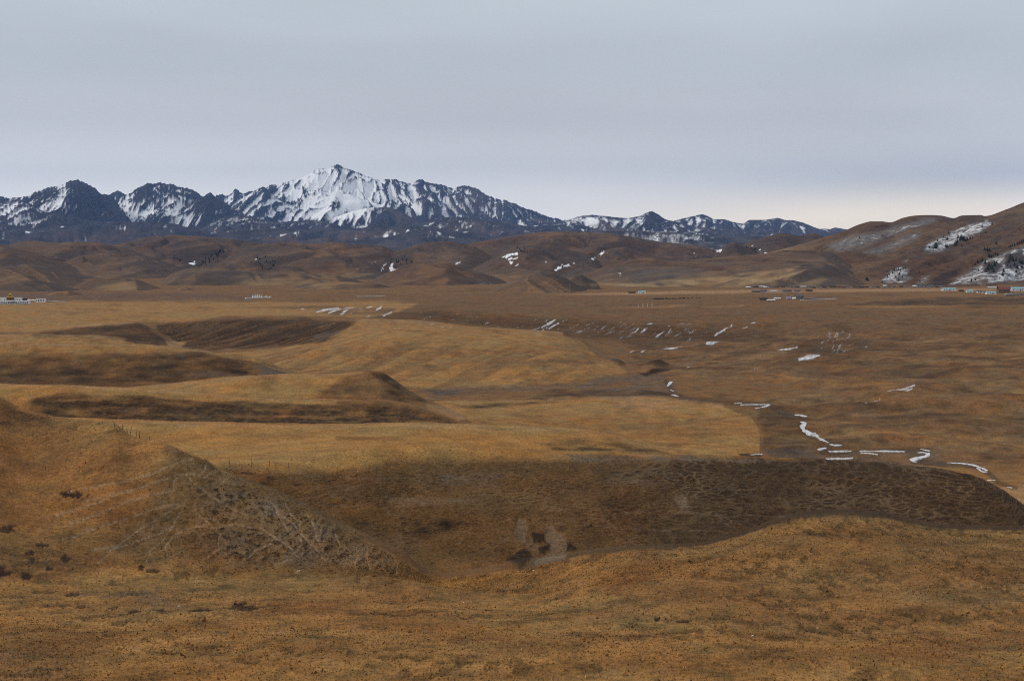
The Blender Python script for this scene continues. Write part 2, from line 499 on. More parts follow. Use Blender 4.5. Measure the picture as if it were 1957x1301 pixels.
for k in range(1, len(L)):
    n = int(L[k][0] * .77)
    t = (np.arange(1, n + 1) / n)[:, None]
    H = hh[k - 1][None]
    rowsY.append(LY[k-1][None] + t * H)
    rowsZ.append((2*t**3 - 3*t**2 + 1) * LZ[k-1] + (t**3 - 2*t**2 + t) * H * mm[k-1]
                 + (-2*t**3 + 3*t**2) * LZ[k] + (t**3 - t**2) * H * mm[k])
    rowsL += list(k - 2 + t[:, 0])
GY = np.concatenate(rowsY); GZ = np.concatenate(rowsZ); GX = Acol[None] * GY
GL = np.array(rowsL)[:, None] + 0 * GY          # which feature line a row belongs to
nR = GY.shape[0]
GU = np.repeat(cu[None], nR, 0)
GV0 = HV - F * GZ / GY
Z0 = GZ.copy()

# rolling relief, growing with distance
near = 1 - sst(GY, 190, 420)
amp = 0.10 + 0.9 * sst(GY, 200, 900)
GZ = GZ + near * (0.22 * fbm(GX / 22, GY / 22, 3, 1) + 0.10 * fbm(GX / 5, GY / 5, 3, 2))
GZ = GZ + (1 - near) * (1.1 * amp * fbm(GX / 95, GY / 95, 3, 3) + 0.85 * amp * fbm(GX / 30, GY / 24, 4, 4)
                        + 0.36 * fbm(GX / 9, GY / 7, 3, 5))

# --- ground cover: linear base colours
C = {'gold': (.318, .170, .051), 'straw': (.32, .180, .075), 'tan': (.220, .110, .034), 'rust': (.185, .082, .025), 'brown': (.150, .080, .032),
     'dark': (.034, .019, .010), 'umber': (.056, .030, .013), 'purple': (.110, .066, .046), 'gravel': (.115, .082, .054), 'track': (.190, .128, .075),
     'pale': (.20, .145, .09), 'snow': (.70, .69, .69), 'black': (.018, .011, .007), 'teal': (.060, .054, .043)}
C = {k: np.array(v) for k, v in C.items()}
GC = np.zeros(GY.shape + (3,), np.float32)
u = GU.ravel(); v = GV0.ravel(); yy = GY.ravel(); xx = GX.ravel(); ll = GL.ravel(); z0 = Z0.ravel()
gc = GC.reshape(-1, 3)   # a view: edits land in GC
dz = np.zeros(u.shape)
NET = np.zeros(u.shape + (3,), np.float32)      # track families: phase of each
NTM = np.zeros(u.shape + (3,), np.float32)      # how trodden, second and third family
TFT = np.zeros(u.shape, np.float32)             # dark tussocks between the tracks
def lay(col, m, idx=None):
    c = C[col] if isinstance(col, str) else col
    m = np.clip(m, 0, 1)[:, None]
    if idx is None:
        gc[:] = gc * (1 - m) + c * m
    else:
        gc[idx] = gc[idx] * (1 - m) + c * m
WU = 14 * fbm(u / 60, v / 24, 3, 21)
WV = 5 * fbm(u / 60, v / 24, 3, 22)
def region(col, pts, feather=6, strength=1.0, l0=-2, l1=99, warp=1.0, noise=0.0):
    """cover inside an outline lying on the terrain between two feature lines"""
    s = np.nonzero((ll > l0) & (ll <= l1))[0]
    k = box_sel(u[s], v[s], pts, feather * 2 + 25)
    s = s[k]
    d = poly_sd(u[s] + warp * WU[s], v[s] + warp * WV[s], pts)
    m = sst(d, -feather, feather) * strength
    if noise:
        m = m * np.clip(1 + noise * (fbm(xx[s] / (yy[s] * .022), z0[s] / (yy[s] * .0045) + np.log(yy[s]) * 12, 4, 31) * 2), 0, 1.6)
    lay(col, m, s)
    return s, m

fn = fbm(xx / 9, yy / 9, 5, 41)
w_n = fbm(u / 40, v / 9, 3, 195)
fl = fbm(xx / (14 + yy * .05), np.log(yy) * 12, 4, 42)
# overall
lay('tan', np.ones(u.shape))
far = sst(yy, 380, 700)
lay('brown', far * 0.55)
lay('gold', np.clip(0.25 + 0.9 * fl, 0, 1) * (1 - far) * .8)
pt = fbm(xx / (5 + yy * .05), np.log(yy) * 15, 5, 49, .6)
lay('umber', far * sst(pt, .12, .5) * .38)
# -- near lawn and hump: straw with rusty and olive mottling in streaks
nearm = (ll <= 4).astype(float)
lay('gold', nearm * np.clip(.35 + .9 * fn, 0, 1))
st = fbm(xx / 5.0, yy / 6.5, 5, 43)
lay('umber', nearm * sst(st, .14, .38) * .6)
ol = fbm(xx / 3.2, yy / 4.0, 5, 48)
lay(np.array((.13, .085, .030)), nearm * sst(ol, .05, .35) * .55)
lay('straw', nearm * sst(-ol, .12, .4) * .35)
big = fbm(xx / 17, yy / 21, 3, 44)
lay('rust', nearm * sst(big, 0.05, .45) * .55)
hump = sst(u, 1000, 1500) * sst(v, 1290, 1120) * nearm
lay('brown', hump * .30)
mot = fbm(xx / 1.5, yy / 3.2, 5, 45, .6)
hm = sst(fbm(xx / 13, yy / 15, 3, 46) + .32 * sst(u, 900, 1700) * sst(v, 1290, 1180) - .05, .04, .30) * nearm
lay(np.array((.070, .042, .016)), hm * sst(mot, -.02, .20) * .62)
dz += -0.14 * hm * sst(mot, .02, .25)
lay('brown', nearm * sst(v, 1180, 1301) * sst(u, 500, 0) * .3 * np.clip(1 + 2 * st, 0, 1.5))
# left spur, plain part
region('rust', [(-340, 700), (0, 770), (120, 805), (260, 845), (330, 900), (300, 1010), (250, 1075), (-340, 1090)], 18, .55, 0, 4)
region('umber', [(-340, 735), (0, 768), (70, 795), (140, 812), (60, 818), (-340, 820)], 8, .6, 0, 4, noise=.8)
region('umber', [(-340, 1000), (0, 1040), (140, 1060), (200, 1090), (120, 1102), (-340, 1112)], 12, .45, 0, 4, noise=1.2)
# tracks over the steep face of the spur
face = [(330, 852), (425, 900), (520, 937), (625, 992), (710, 1037), (822, 1100), (760, 1106), (650, 1088), (560, 1080), (440, 1076), (350, 1066), (290, 1070), (235, 1040), (300, 960), (330, 900)]
s = np.nonzero((ll > 2.0) & (ll <= 4.0) & (u > 90) & (u < 870))[0]
d = poly_sd(u[s] + .6 * WU[s], v[s] + .6 * WV[s], face)
m_face = sst(d, -34, 14)
core = sst(d, -6, 30) * sst(u[s], 330, 470)
X_, H_ = xx[s], z0[s]
wr = sst(u[s], 520, 640)
NET[s, 0] = (X_ + 1.1 * fbm(X_ / 4, H_ / 1.2, 3, 51) - .8 * wr * (H_ + 38)) / 2.1
NET[s, 1] = (H_ + .11 * (X_ + 38) * (1 - wr) + .30 * fbm(X_ / 4, H_ / 1.2, 3, 52)) / .62
NTM[s, 0] = m_face * np.clip(.70 + .30 * core + .9 * fbm(X_ / 5, H_ / 1.5, 3, 60), 0, 1)
NTM[s, 1] = np.clip(.7 + 1.0 * fbm(X_ / 7, H_ / 2, 3, 59), 0, 1)
NTM[s, 2] = np.clip(.45 + .8 * fbm(X_ / 4, H_ / 1.2, 3, 58), 0, 1)
TFT[s] = m_face * np.clip(.40 + .95 * core * np.clip(.8 + 1.2 * fbm(X_ / 6, H_ / 2, 3, 55), .2, 1), 0, 1)
lay('umber', m_face * (.30 + .12 * core), s)
lay('brown', m_face * (.05 + .25 * core), s)
lay(np.array((.150, .110, .072)), core * np.clip(.30 + 1.5 * fbm(X_ / 6, H_ / 1.8, 4, 54), 0, .85), s)
rough_ = fbm(X_ / .9, H_ / .35, 3, 53)
lay(np.array((.040, .023, .011)), m_face * (.35 + .55 * core) * sst(rough_ + .4 * fbm(X_ / 3, H_ / 1.2, 3, 56), .12, .34) * .8, s)
lay(np.array((.085, .052, .022)), m_face * (1 - core) * .40, s)
dz[s] += m_face * .16 * rough_ * (.4 + core)
TRK = [[(150, 935), (232, 920), (286, 906), (319, 891), (349, 878), (369, 875)], [(150, 962), (206, 946), (252, 935), (299, 920), (345, 905)], [(130, 1000), (193, 979), (239, 959), (282, 948), (332, 936)],
       [(120, 1030), (179, 1009), (232, 993), (282, 976), (325, 964), (352, 959)], [(186, 1076), (212, 1049), (252, 1022), (282, 1003), (319, 979), (352, 961)], [(279, 1076), (287, 1052), (305, 1036), (329, 1006), (342, 986), (352, 959)],
       [(332, 936), (332, 916), (352, 905)], [(388, 1069), (415, 1046), (422, 1019), (395, 996), (375, 979)], [(465, 1069), (488, 1049), (518, 1039)], [(521, 1079), (558, 1066), (578, 1056)], [(578, 1076), (578, 1049)],
       [(624, 1072), (604, 1049), (584, 1026), (564, 1006), (531, 979), (518, 959)], [(525, 963), (533, 989), (550, 1016)], [(613, 1009), (608, 1033), (620, 1059)], [(699, 1039), (702, 1066), (707, 1086)], [(729, 1072), (732, 1089)],
       [(752, 1066), (759, 1076), (757, 1096)], [(666, 1046), (646, 1059), (629, 1072)], [(395, 884), (382, 906), (352, 905)], [(408, 897), (388, 913)], [(435, 911), (415, 930)], [(352, 905), (385, 935), (420, 960), (470, 985)],
       [(400, 1010), (450, 1000), (500, 1010), (560, 1050)], [(170, 1050), (240, 1040), (300, 1020), (330, 1006)], [(100, 985), (170, 965), (240, 940), (300, 920)], [(318, 1060), (316, 1040), (330, 1025), (360, 1010), (400, 1000)],
       [(570, 1000), (577, 1020), (572, 1045)], [(640, 1020), (650, 1045), (645, 1060)], [(680, 1040), (684, 1066), (676, 1080)], [(590, 985), (600, 1005), (607, 1030)], [(545, 960), (556, 985), (575, 1000)]]
for tpts in TRK:
    k = box_sel(u[s], v[s], tpts, 14)
    if len(k):
        dd_ = line_d(u[s][k] + .35 * WU[s][k], v[s][k] + .5 * WV[s][k], tpts)
        lay(np.array((.25, .175, .105)), (1 - sst(dd_ * (1 + .5 * w_n[s[k]]), .7, 2.2)) * .82 * np.clip(.85 + 1.2 * fbm(u[s[k]] / 12, v[s[k]] / 8, 2, 57), .15, 1), s[k]); dz[s[k]] -= .10 * (1 - sst(dd_, .7, 3.0)); NTM[s[k], 0] *= sst(dd_, 1, 4); TFT[s[k]] *= sst(dd_, 1, 4)
region('gravel', [(560, 1040), (590, 1035), (605, 1075), (600, 1086), (545, 1082)], 7, .5, 2, 4)
# bare dark pits and turf scars on the near grass (outline, strength)
PITS = [(146, 945, 22, 7, 1.0), (128, 943, 14, 6, 1.0), (12, 1008, 24, 8, .8), (82, 1040, 11, 5, 1), (55, 1055, 9, 4, .9), (62, 1068, 9, 6, .8), (125, 1068, 9, 7, .9), (95, 1085, 9, 4, 1),
        (8, 1092, 22, 9, 1), (50, 1100, 12, 8, 1), (24, 1058, 8, 4, .7), (290, 1090, 22, 5, .8), (272, 1083, 8, 3, .8), (140, 1135, 16, 5, .8), (95, 1130, 14, 4, .6), (70, 1131, 10, 3, .6),
        (470, 1160, 38, 6, .8), (460, 1152, 14, 4, .9), (385, 1164, 28, 4, .8), (304, 1163, 14, 3, .8), (258, 1165, 14, 3, .8), (218, 1160, 14, 3, .7), (156, 1158, 11, 3, .7), (120, 1158, 8, 2, .6),
        (90, 1157, 6, 2, .6), (520, 1156, 18, 2, .6), (250, 1134, 45, 6, .6), (207, 1212, 14, 3, .7), (370, 1130, 12, 2, .6), (40, 1287, 60, 4, .7), (90, 1278, 40, 3, .6), (60, 1252, 50, 6, .35),
        (340, 1146, 30, 5, .55), (255, 1300, 30, 4, .6), (1302, 1185, 14, 3, .8), (1255, 1180, 6, 3, .9), (1145, 1282, 10, 3, .7), (310, 1245, 30, 4, .5), (420, 1235, 30, 4, .5), (475, 1265, 30, 4, .5),
        (1490, 1155, 40, 4, .5), (1380, 1103, 60, 4, .45), (1440, 1094, 30, 3, .45), (1120, 1210, 50, 5, .5), (1280, 1208, 40, 4, .5), (1210, 1215, 60, 4, .45)]
sel = np.nonzero(ll <= 4.0)[0]
for (pu, pv, ru, rv, q) in PITS:
    k = sel[(np.abs(u[sel] - pu) < 2.2 * ru) & (np.abs(v[sel] - pv) < 2.6 * rv)]
    if not len(k):
        continue
    r = np.sqrt(((u[k] - pu) / ru) ** 2 + ((v[k] - pv) / rv) ** 2) + 1.0 * fbm(xx[k] / .8, yy[k] / 2.2, 4, int(pu) % 19)
    m = 1 - sst(r, .72, 1.02)
    lay(np.array((.075, .044, .018)) if q < .75 else np.array((.036, .018, .010)), m * min(1, q * 1.1), k)
    dz[k] += -.12 * m * q
region('gravel', [(130, 1138), (300, 1128), (310, 1140), (350, 1158), (300, 1160), (250, 1142)], 5, .45, 0, 4, noise=.8)

# -- the big dark slope covered with cattle tracks
s = np.nonzero((ll > 4.0) & (ll <= 6.4))[0]
hs = (z0[s])
lay('gold', np.ones(len(s)) * .75, s)
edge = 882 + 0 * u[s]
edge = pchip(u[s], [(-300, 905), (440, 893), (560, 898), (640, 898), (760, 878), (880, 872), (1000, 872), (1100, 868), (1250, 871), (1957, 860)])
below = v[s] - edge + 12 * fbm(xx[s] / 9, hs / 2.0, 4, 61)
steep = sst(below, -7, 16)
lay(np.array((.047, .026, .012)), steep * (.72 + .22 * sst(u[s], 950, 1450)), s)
wx, wy = 0, 0
right = sst(u[s], 1050, 1350)
base_t = -.03 * (1 - right) + .03 * sst(u[s], 1500, 1900)
X_, H_ = xx[s], hs
NET[s, 0] = (X_ + 2.4 * fbm(X_ / 12, H_ / 2, 3, 161)) / 3.1
NET[s, 1] = (H_ - .02 * X_ + .45 * fbm(X_ / 16, H_ / 2.4, 3, 164)) / .31
pres = np.clip(.50 + .12 * right + 1.1 * fbm(X_ / 22, H_ / 4, 3, 64), .06, .95)
flat_ = sst(ll[s], 4.96, 5.25)
NTM[s, 0] = steep * pres * .9 * flat_
NTM[s, 1] = np.clip(.75 + 1.1 * fbm(X_ / 15, H_ / 2.5, 3, 171), 0, 1)
NTM[s, 2] = np.clip(.10 + 1.0 * fbm(X_ / 9, H_ / 1.5, 3, 174), 0, .8)
TFT[s] = flat_ * steep * np.clip(.55 + .40 * right + .9 * fbm(X_ / 16, H_ / 3, 3, 65), 0, 1)
dz[s] += steep * .30 * fbm(X_ / 1.6, H_ / .5, 3, 66) * (.4 + .6 * right)
lay('rust', steep * np.clip(fbm(xx[s] / 20, hs / 4, 3, 66) * 1.2, 0, .4) * (1 - right), s)
region('gold', [(420, 885), (560, 884), (700, 862), (1000, 862), (1000, 850), (420, 840)], 6, .8, 4, 8)
region('gravel', [(1085, 868), (1250, 871), (1480, 878), (1480, 884), (1300, 880), (1150, 884), (1085, 880)], 4, .7, 4, 8, noise=.8)
region('gravel', [(1180, 900), (1300, 905), (1280, 930), (1150, 925)], 10, .35, 4, 7, noise=1)
region('track', [(740, 950), (860, 950), (900, 958), (800, 966), (740, 962)], 6, .55, 4, 7)
region('gravel', [(830, 905), (960, 905), (960, 925), (850, 930)], 10, .45, 4, 7, noise=1)
region('track', [(1290, 950), (1315, 950), (1320, 972), (1298, 975)], 7, .8, 4, 7)
scar = np.array((.150, .105, .062))
k = np.nonzero((ll > 4) & (ll <= 7) & (u > 930) & (u < 1130) & (v > 960) & (v < 1110))[0]
rg_ = 11 * fbm(xx[k] / 1.7, z0[k] / .9, 5, 181, .62)
for pts_, q_ in (([(986, 982), (1006, 990), (1010, 1015), (1002, 1034), (988, 1032), (983, 1005)], .8), ([(1037, 1006), (1057, 1004), (1076, 1018), (1088, 1045), (1080, 1068), (1052, 1076), (1030, 1092), (1008, 1096), (1020, 1070), (1045, 1050), (1040, 1030)], .85),
                 ([(1000, 1026), (1020, 1030), (1042, 1046), (1024, 1062), (1004, 1050)], .6), ([(940, 1000), (990, 1000), (980, 1030), (930, 1030)], .12)):
    d_ = poly_sd(u[k], v[k], pts_) + rg_
    lay(scar, sst(d_, -1.5, 3.5) * q_, k); NTM[k, 0] *= 1 - sst(d_, -1.5, 3.5); TFT[k] *= 1 - .7 * sst(d_, -1.5, 3.5)
    dz[k] -= .35 * sst(d_, -1.5, 3.5) * q_
for pts_ in ([(1014, 1014), (1038, 1020), (1042, 1036), (1020, 1038)], [(1024, 1042), (1050, 1038), (1054, 1052), (1028, 1056)], [(968, 1064), (998, 1046), (1016, 1048), (1014, 1066), (990, 1096), (958, 1090)], [(1084, 1036), (1100, 1040), (1096, 1054), (1082, 1052)]):
    d_ = poly_sd(u[k], v[k], pts_) - 1.0 + 1.2 * rg_
    lay('black', sst(d_, -1.5, 3.0) * .85, k)
    dz[k] += .30 * sst(d_, -1.5, 3.0)
region('black', [(780, 1010), (850, 990), (880, 1000), (850, 1018), (790, 1024)], 8, .6, 4, 7, noise=1.3)
for pu, pv in ((514, 913), (470, 905), (500, 922), (565, 925), (800, 1000), (770, 1018), (1075, 1010), (1090, 1045), (640, 965), (700, 1000), (880, 1000)):
    region('black', [(pu - 11, pv), (pu, pv - 4), (pu + 11, pv), (pu, pv + 4)], 3, .7, 4, 7)
for tp in ([(430, 893), (500, 897), (560, 904), (600, 908), (680, 914), (800, 914)], [(560, 960), (700, 970), (850, 965), (1000, 972), (1180, 975)], [(980, 990), (900, 1010), (850, 1030)],
           [(990, 1030), (940, 1040), (900, 1065)], [(1150, 985), (1250, 975), (1400, 985), (1500, 985)], [(1060, 1000), (1200, 1010), (1350, 1015)]):
    k = s[box_sel(u[s], v[s], tp, 12)]
    dd_ = line_d(u[k] + .3 * WU[k], v[k] + .6 * WV[k], tp)
    lay('track', (1 - sst(dd_, .5, 1.7)) * .5 * np.clip(.7 + 1.5 * w_n[k], .1, 1), k)
region('rust', [(830, 1070), (960, 1068), (1000, 1090), (900, 1110), (830, 1100)], 8, .6, 4, 6, noise=.6)
# -- golden ridge behind and its olive flank
region('gold', [(-340, 785), (400, 808), (900, 808), (1100, 818), (1240, 845), (1300, 868), (1000, 870), (-340, 870)], 5, .85, 6.3, 8.1)
region('umber', [(1020, 846), (1100, 838), (1180, 842), (1235, 856), (1285, 868), (1150, 868), (1060, 860)], 9, .52, 6.3, 8.1, warp=1.6, noise=1.2)
region('umber', [(640, 832), (760, 836), (700, 842), (640, 840)], 4, .4, 6.3, 8.1)
# -- dark band ridge
s, m = region('umber', [(60, 760), (130, 750), (260, 758), (330, 765), (430, 762), (520, 772), (640, 776), (700, 772), (760, 775), (815, 790), (870, 812), (900, 840), (130, 840)], 18, .85, 8.2, 10.05, warp=2.0, noise=1.0)
X_, H_ = xx[s], z0[s]
NET[s, 0] = (X_ + 2 * fbm(X_ / 12, H_ / 2, 3, 261)) / 4.5
NET[s, 1] = (H_ + .4 * fbm(X_ / 16, H_ / 2.4, 3, 264)) / .62
NTM[s] = np.stack([m * .40, .8 + 0 * m, 0 * m], -1)
TFT[s] = m * .8
dz[s] += m * .4 * fbm(X_ / 2.5, H_ / .7, 3, 71)
region('gold', [(-340, 730), (0, 733), (180, 738), (365, 748), (500, 760), (640, 764), (640, 772), (500, 768), (330, 760), (120, 748), (40, 765), (-340, 800)], 3, .9, 8.2, 10.1)
region('gravel', [(215, 778), (280, 780), (270, 790), (225, 788)], 5, .4, 8.2, 10.05)
# -- small steep hill
region('umber', [(700, 708), (727, 707), (747, 720), (770, 738), (800, 757), (822, 770), (740, 764), (720, 735)], 7, .75, 10.5, 12.1, noise=1.0)
region('brown', [(630, 735), (700, 712), (740, 740), (760, 765), (640, 765)], 6, .6, 10.5, 12.1, noise=.8)
region('gold', [(200, 742), (300, 735), (440, 721), (600, 714), (690, 711), (640, 730), (600, 765), (200, 765)], 5, .8, 10.5, 12.1)
region('umber', [(600, 740), (680, 735), (690, 758), (610, 762)], 8, .35, 10.5, 12.1, noise=1.5)
# -- low brown hill
region('umber', [(-340, 675), (0, 690), (120, 690), (330, 672), (400, 674), (480, 682), (545, 708), (580, 720), (300, 742), (-340, 745)], 18, .68, 12.5, 14.2, warp=2.0, noise=.8)
region('black', [(120, 705), (200, 700), (210, 720), (130, 722)], 10, .35, 12.5, 14.2)
region('black', [(260, 700), (330, 698), (340, 715), (270, 720)], 10, .3, 12.5, 14.2)
region('black', [(20, 705), (70, 703), (70, 715), (20, 715)], 10, .25, 12.5, 14.2)
region('gold', [(-340, 655), (270, 657), (330, 662), (400, 672), (200, 676), (-340, 680)], 3, .6, 12.5, 14.2)
region('gravel', [(360, 712), (470, 714), (430, 722), (370, 720)], 4, .45, 12.5, 14.2, noise=1)
region('gravel', [(500, 700), (545, 705), (570, 716), (500, 718)], 4, .7, 12.5, 14.2)
region('black', [(430, 695), (470, 700), (485, 715), (445, 714)], 4, .5, 12.5, 14.2, noise=1.4)
region('dark', [(60, 684), (120, 686), (190, 692), (120, 692)], 2, .5, 12.5, 14.2)
region('teal', [(335, 677), (355, 678), (362, 687), (340, 685)], 3, .5, 12.5, 14.2)
# -- strips and gully on the left
region('gold', [(-340, 636), (82, 640), (184, 642), (240, 647), (270, 660), (-340, 662)], 3, .75, 14.3, 16.3)
s, m = region('umber', [(55, 640), (120, 630), (190, 626), (240, 618), (262, 616), (280, 624), (300, 640), (322, 658), (270, 662), (235, 648), (180, 644), (60, 646)], 3, .8, 15.5, 18.1, noise=.4)
s, m = region('umber', [(298, 622), (330, 616), (400, 612), (500, 608), (600, 610), (685, 616), (690, 622), (640, 640), (630, 652), (560, 660), (470, 664), (390, 668), (350, 664), (330, 648), (310, 636)], 4, .85, 15.0, 19.2, noise=.25)
wq = fbm(xx[s] / 40, yy[s] / 60, 3, 83)
rb = ridged(xx[s] / 21 - (yy[s] - 1100) / 36 + .6 * wq, yy[s] / 140, 4, 81, .6)
lay('brown', m * sst(rb, .5, .85) * .9, s)
lay('tan', m * sst(rb + .5 * wq, .7, 1.0) * .75, s)
lay('dark', m * sst(rb, .48, .2) * .85, s)
dz[s] += m * 3.2 * (rb - .5)
region('straw', [(318, 652), (345, 646), (350, 640), (365, 646), (345, 662), (330, 666)], 2, .8, 15, 18.2)
region('gravel', [(596, 640), (650, 632), (650, 646), (610, 652)], 4, .6, 15, 18.2, noise=.8)
region('brown', [(540, 605), (600, 598), (680, 600), (640, 606)], 3, .7, 18, 20.5)
# -- golden pasture in the middle and its folds
s, m = region('gold', [(400, 676), (520, 668), (620, 652), (690, 610), (770, 609), (870, 616), (975, 628), (1032, 630), (1078, 636), (1112, 653), (1146, 683), (1180, 697), (1198, 712), (1100, 728), (1000, 740), (830, 745), (740, 735), (690, 706), (560, 715)], 3, .82, 13.8, 18.4, warp=.25)
rb = ridged(xx[s] / 26 - (yy[s] - 900) / 60, yy[s] / 420, 3, 82)
fo = sst(v[s], 640, 680) * sst(u[s], 1190, 1100)
lay('brown', m * sst(rb, .55, .25) * (.15 + .55 * fo), s)
dz[s] += m * (.3 + fo) * 1.5 * (rb - .5)
region('brown', [(880, 690), (1050, 680), (1150, 690), (1100, 702), (950, 704)], 6, .55, 13.8, 17, noise=1.2)
region('brown', [(640, 668), (900, 668), (1000, 676), (850, 684), (650, 680)], 8, .4, 13.8, 17, noise=1.2)
region('gravel', [(800, 748), (850, 742), (950, 736), (1060, 734), (1120, 738), (1000, 744), (880, 752), (820, 760)], 4, .6, 11, 15)
region('teal', [(820, 750), (870, 746), (880, 750), (830, 756)], 3, .6, 11, 15)
# -- terrace pasture with a straight fenced edge on the right
region('gold', [(830, 765), (960, 765), (1050, 762), (1150, 758), (1250, 757), (1300, 766), (1380, 775), (1412, 790), (1437, 796), (1450, 818), (1453, 858), (1455, 872), (1280, 880), (1000, 880), (880, 790)], 2.2, .85, 8.3, 14, warp=.2)
region('rust', [(900, 800), (1050, 792), (1250, 795), (1440, 800), (1440, 830), (1300, 850), (1200, 842), (1000, 812)], 14, .4, 8.3, 14, noise=.7)
region('straw', [(1150, 762), (1240, 758), (1280, 770), (1300, 780), (1200, 785)], 6, .5, 8.3, 14, noise=.6)
region('brown', [(1180, 815), (1370, 798), (1390, 800), (1300, 812), (1200, 822)], 5, .45, 8.3, 14)
region('umber', [(870, 772), (980, 770), (1080, 768), (980, 776), (900, 780)], 3, .7, 10, 14, noise=1)
region('straw', [(820, 770), (870, 775), (890, 800), (870, 805), (820, 780)], 4, .7, 10, 14)
# -- valley floor and slopes on the right
s = np.nonzero((ll > 8.5) & (ll < 21) & (u > 1000))[0]
rz = fbm(xx[s] / 60, yy[s] / 40, 5, 91)
rz2 = fbm(xx[s] / 22 , yy[s] / 18, 4, 92)
vr = sst(u[s], 1420, 1520) * sst(v[s], 900, 870) + sst(v[s], 735, 700) * sst(u[s], 1190, 1230)
vr = np.clip(vr, 0, 1) * sst(v[s], 590, 625)
lay(np.array((.175, .097, .041)), vr * .8, s)
lay('rust', vr * sst(rz, 0, .35) * .25, s)
lay('umber', vr * sst(rz2, .08, .45) * .50, s)
lay('gold', vr * sst(-rz2 - .3 * rz, .06, .4) * .45, s)
ru_ = ridged(xx[s] / 150 + .3 * rz, yy[s] / 110, 3, 94)
lay('umber', vr * sst(ru_, .45, .15) * .40, s)
lay('gold', vr * sst(ru_, .75, .98) * .45, s)
dz[s] += vr * (3.6 * rz + 1.3 * rz2 + 2.6 * (ru_ - .5))
region('umber', [(700, 612), (760, 590), (830, 592), (1000, 606), (1150, 612), (1300, 618), (1500, 622), (1500, 650), (1350, 655), (1200, 660), (1100, 646), (1000, 630), (900, 622), (800, 614)], 9, .62, 16.8, 20.6, noise=.3)
region('brown', [(740, 580), (900, 576), (1250, 576), (1500, 585), (1957, 600), (2300, 600), (2300, 640), (1500, 640), (1000, 606), (780, 592)], 9, .75, 17, 22)
region('umber', [(1500, 655), (1650, 650), (1700, 660), (1600, 690), (1500, 690)], 8, .5, 13, 18, noise=.6)
region('gravel', [(1150, 720), (1250, 715), (1300, 730), (1290, 750), (1200, 762), (1080, 755), (1100, 738)], 6, .55, 11, 15.5, noise=1)
region('umber', [(1050, 745), (1250, 745), (1320, 760), (1250, 757), (1100, 762), (1000, 765)], 4, .6, 11, 15, noise=.8)
region('gravel', [(1460, 855), (1560, 858), (1700, 862), (1790, 862), (1800, 885), (1700, 890), (1560, 880), (1460, 868)], 5, .55, 8.4, 12, noise=.8)
region('teal', [(1460, 856), (1530, 858), (1540, 868), (1470, 869)], 4, .6, 8.4, 12, noise=.5)
region('umber', [(1450, 780), (1520, 785), (1540, 830), (1570, 850), (1460, 856), (1455, 810)], 6, .5, 8.4, 13, noise=.6)
region('straw', [(1905, 928), (1960, 925), (2300, 930), (2300, 1010), (1957, 975)], 3, .8, 6.5, 10.2)
region('dark', [(1410, 866), (1450, 865), (1460, 871), (1420, 874)], 1.5, .9, 8.3, 12, warp=.1)
region('dark', [(1640, 722), (1720, 718), (1800, 712), (1880, 702), (1960, 698), (1960, 703), (1850, 712), (1780, 720), (1700, 726)], 2, .5, 11, 16)
region('dark', [(1310, 668), (1355, 668), (1400, 674), (1440, 677), (1400, 680), (1350, 671)], 1.5, .5, 13, 18)
for pu, pv, ru, rv in ((1800, 803, 24, 4), (1600, 790, 18, 4), (1560, 760, 30, 4), (1720, 780, 26, 4), (1900, 790, 20, 5), (1840, 745, 40, 4), (1650, 745, 30, 3), (1750, 700, 50, 4), (1900, 655, 40, 3), (1600, 625, 40, 4), (1700, 655, 30, 3), (1350, 760, 25, 3)):
    region('umber', [(pu - ru, pv), (pu, pv - rv), (pu + ru, pv), (pu, pv + rv)], 4, .6, 8.4, 21)
bed = [(1275, 728), (1280, 740), (1290, 756), (1340, 766), (1404, 771), (1470, 774), (1500, 785), (1541, 796), (1530, 808), (1535, 820), (1560, 833), (1584, 846), (1607, 851), (1570, 858), (1607, 862), (1690, 862), (1728, 863), (1778, 861), (1770, 870), (1745, 880), (1790, 884), (1835, 885), (1870, 892), (1890, 903), (1905, 918), (1940, 932)]
k = np.nonzero((ll > 8.4) & (ll < 16) & (u > 1250) & (v < 945))[0]
k = k[box_sel(u[k], v[k], bed, 14)]
d_ = line_d(u[k] + .25 * WU[k], v[k] + .3 * WV[k], bed)
lay('umber', (1 - sst(d_, 1.5, 7.0)) * .7, k)
lay('gravel', (1 - sst(d_, .8, 3.5)) * .5 * np.clip(.8 + 1.5 * w_n[k], 0, 1), k)
# grey mound and dark knoll by the stream
for (pu, pv, ru, rv, hgt, col) in ((1180, 677, 22, 8, 3.2, 'teal'), (1256, 694, 36, 12, 5.5, 'dark')):
    k = np.nonzero((ll > 13.5) & (ll < 17.2) & (np.abs(u - pu) < 3 * ru) & (v < pv + 2.4 * rv) & (v > pv - 2.4 * rv))[0]
    yc = HV and -np.interp(pu, cu, LZ[16]) / ((pv + 6 - HV) / F)
    r = np.sqrt(((u[k] - pu) / ru) ** 2 + ((yy[k] - yc) / (ru * yc / F * 1.6)) ** 2)
    bump_ = (1 - sst(r, 0, 1.15)) * (1 + .3 * fbm(xx[k] / 5, yy[k] / 6, 3, 93))
    dz[k] += hgt * bump_
    lay(col, sst(bump_, .12, .5) * .85, k)
region('black', [(1222, 715), (1255, 708), (1285, 706), (1270, 712), (1235, 719)], 2, .9, 12.5, 17, warp=.3)
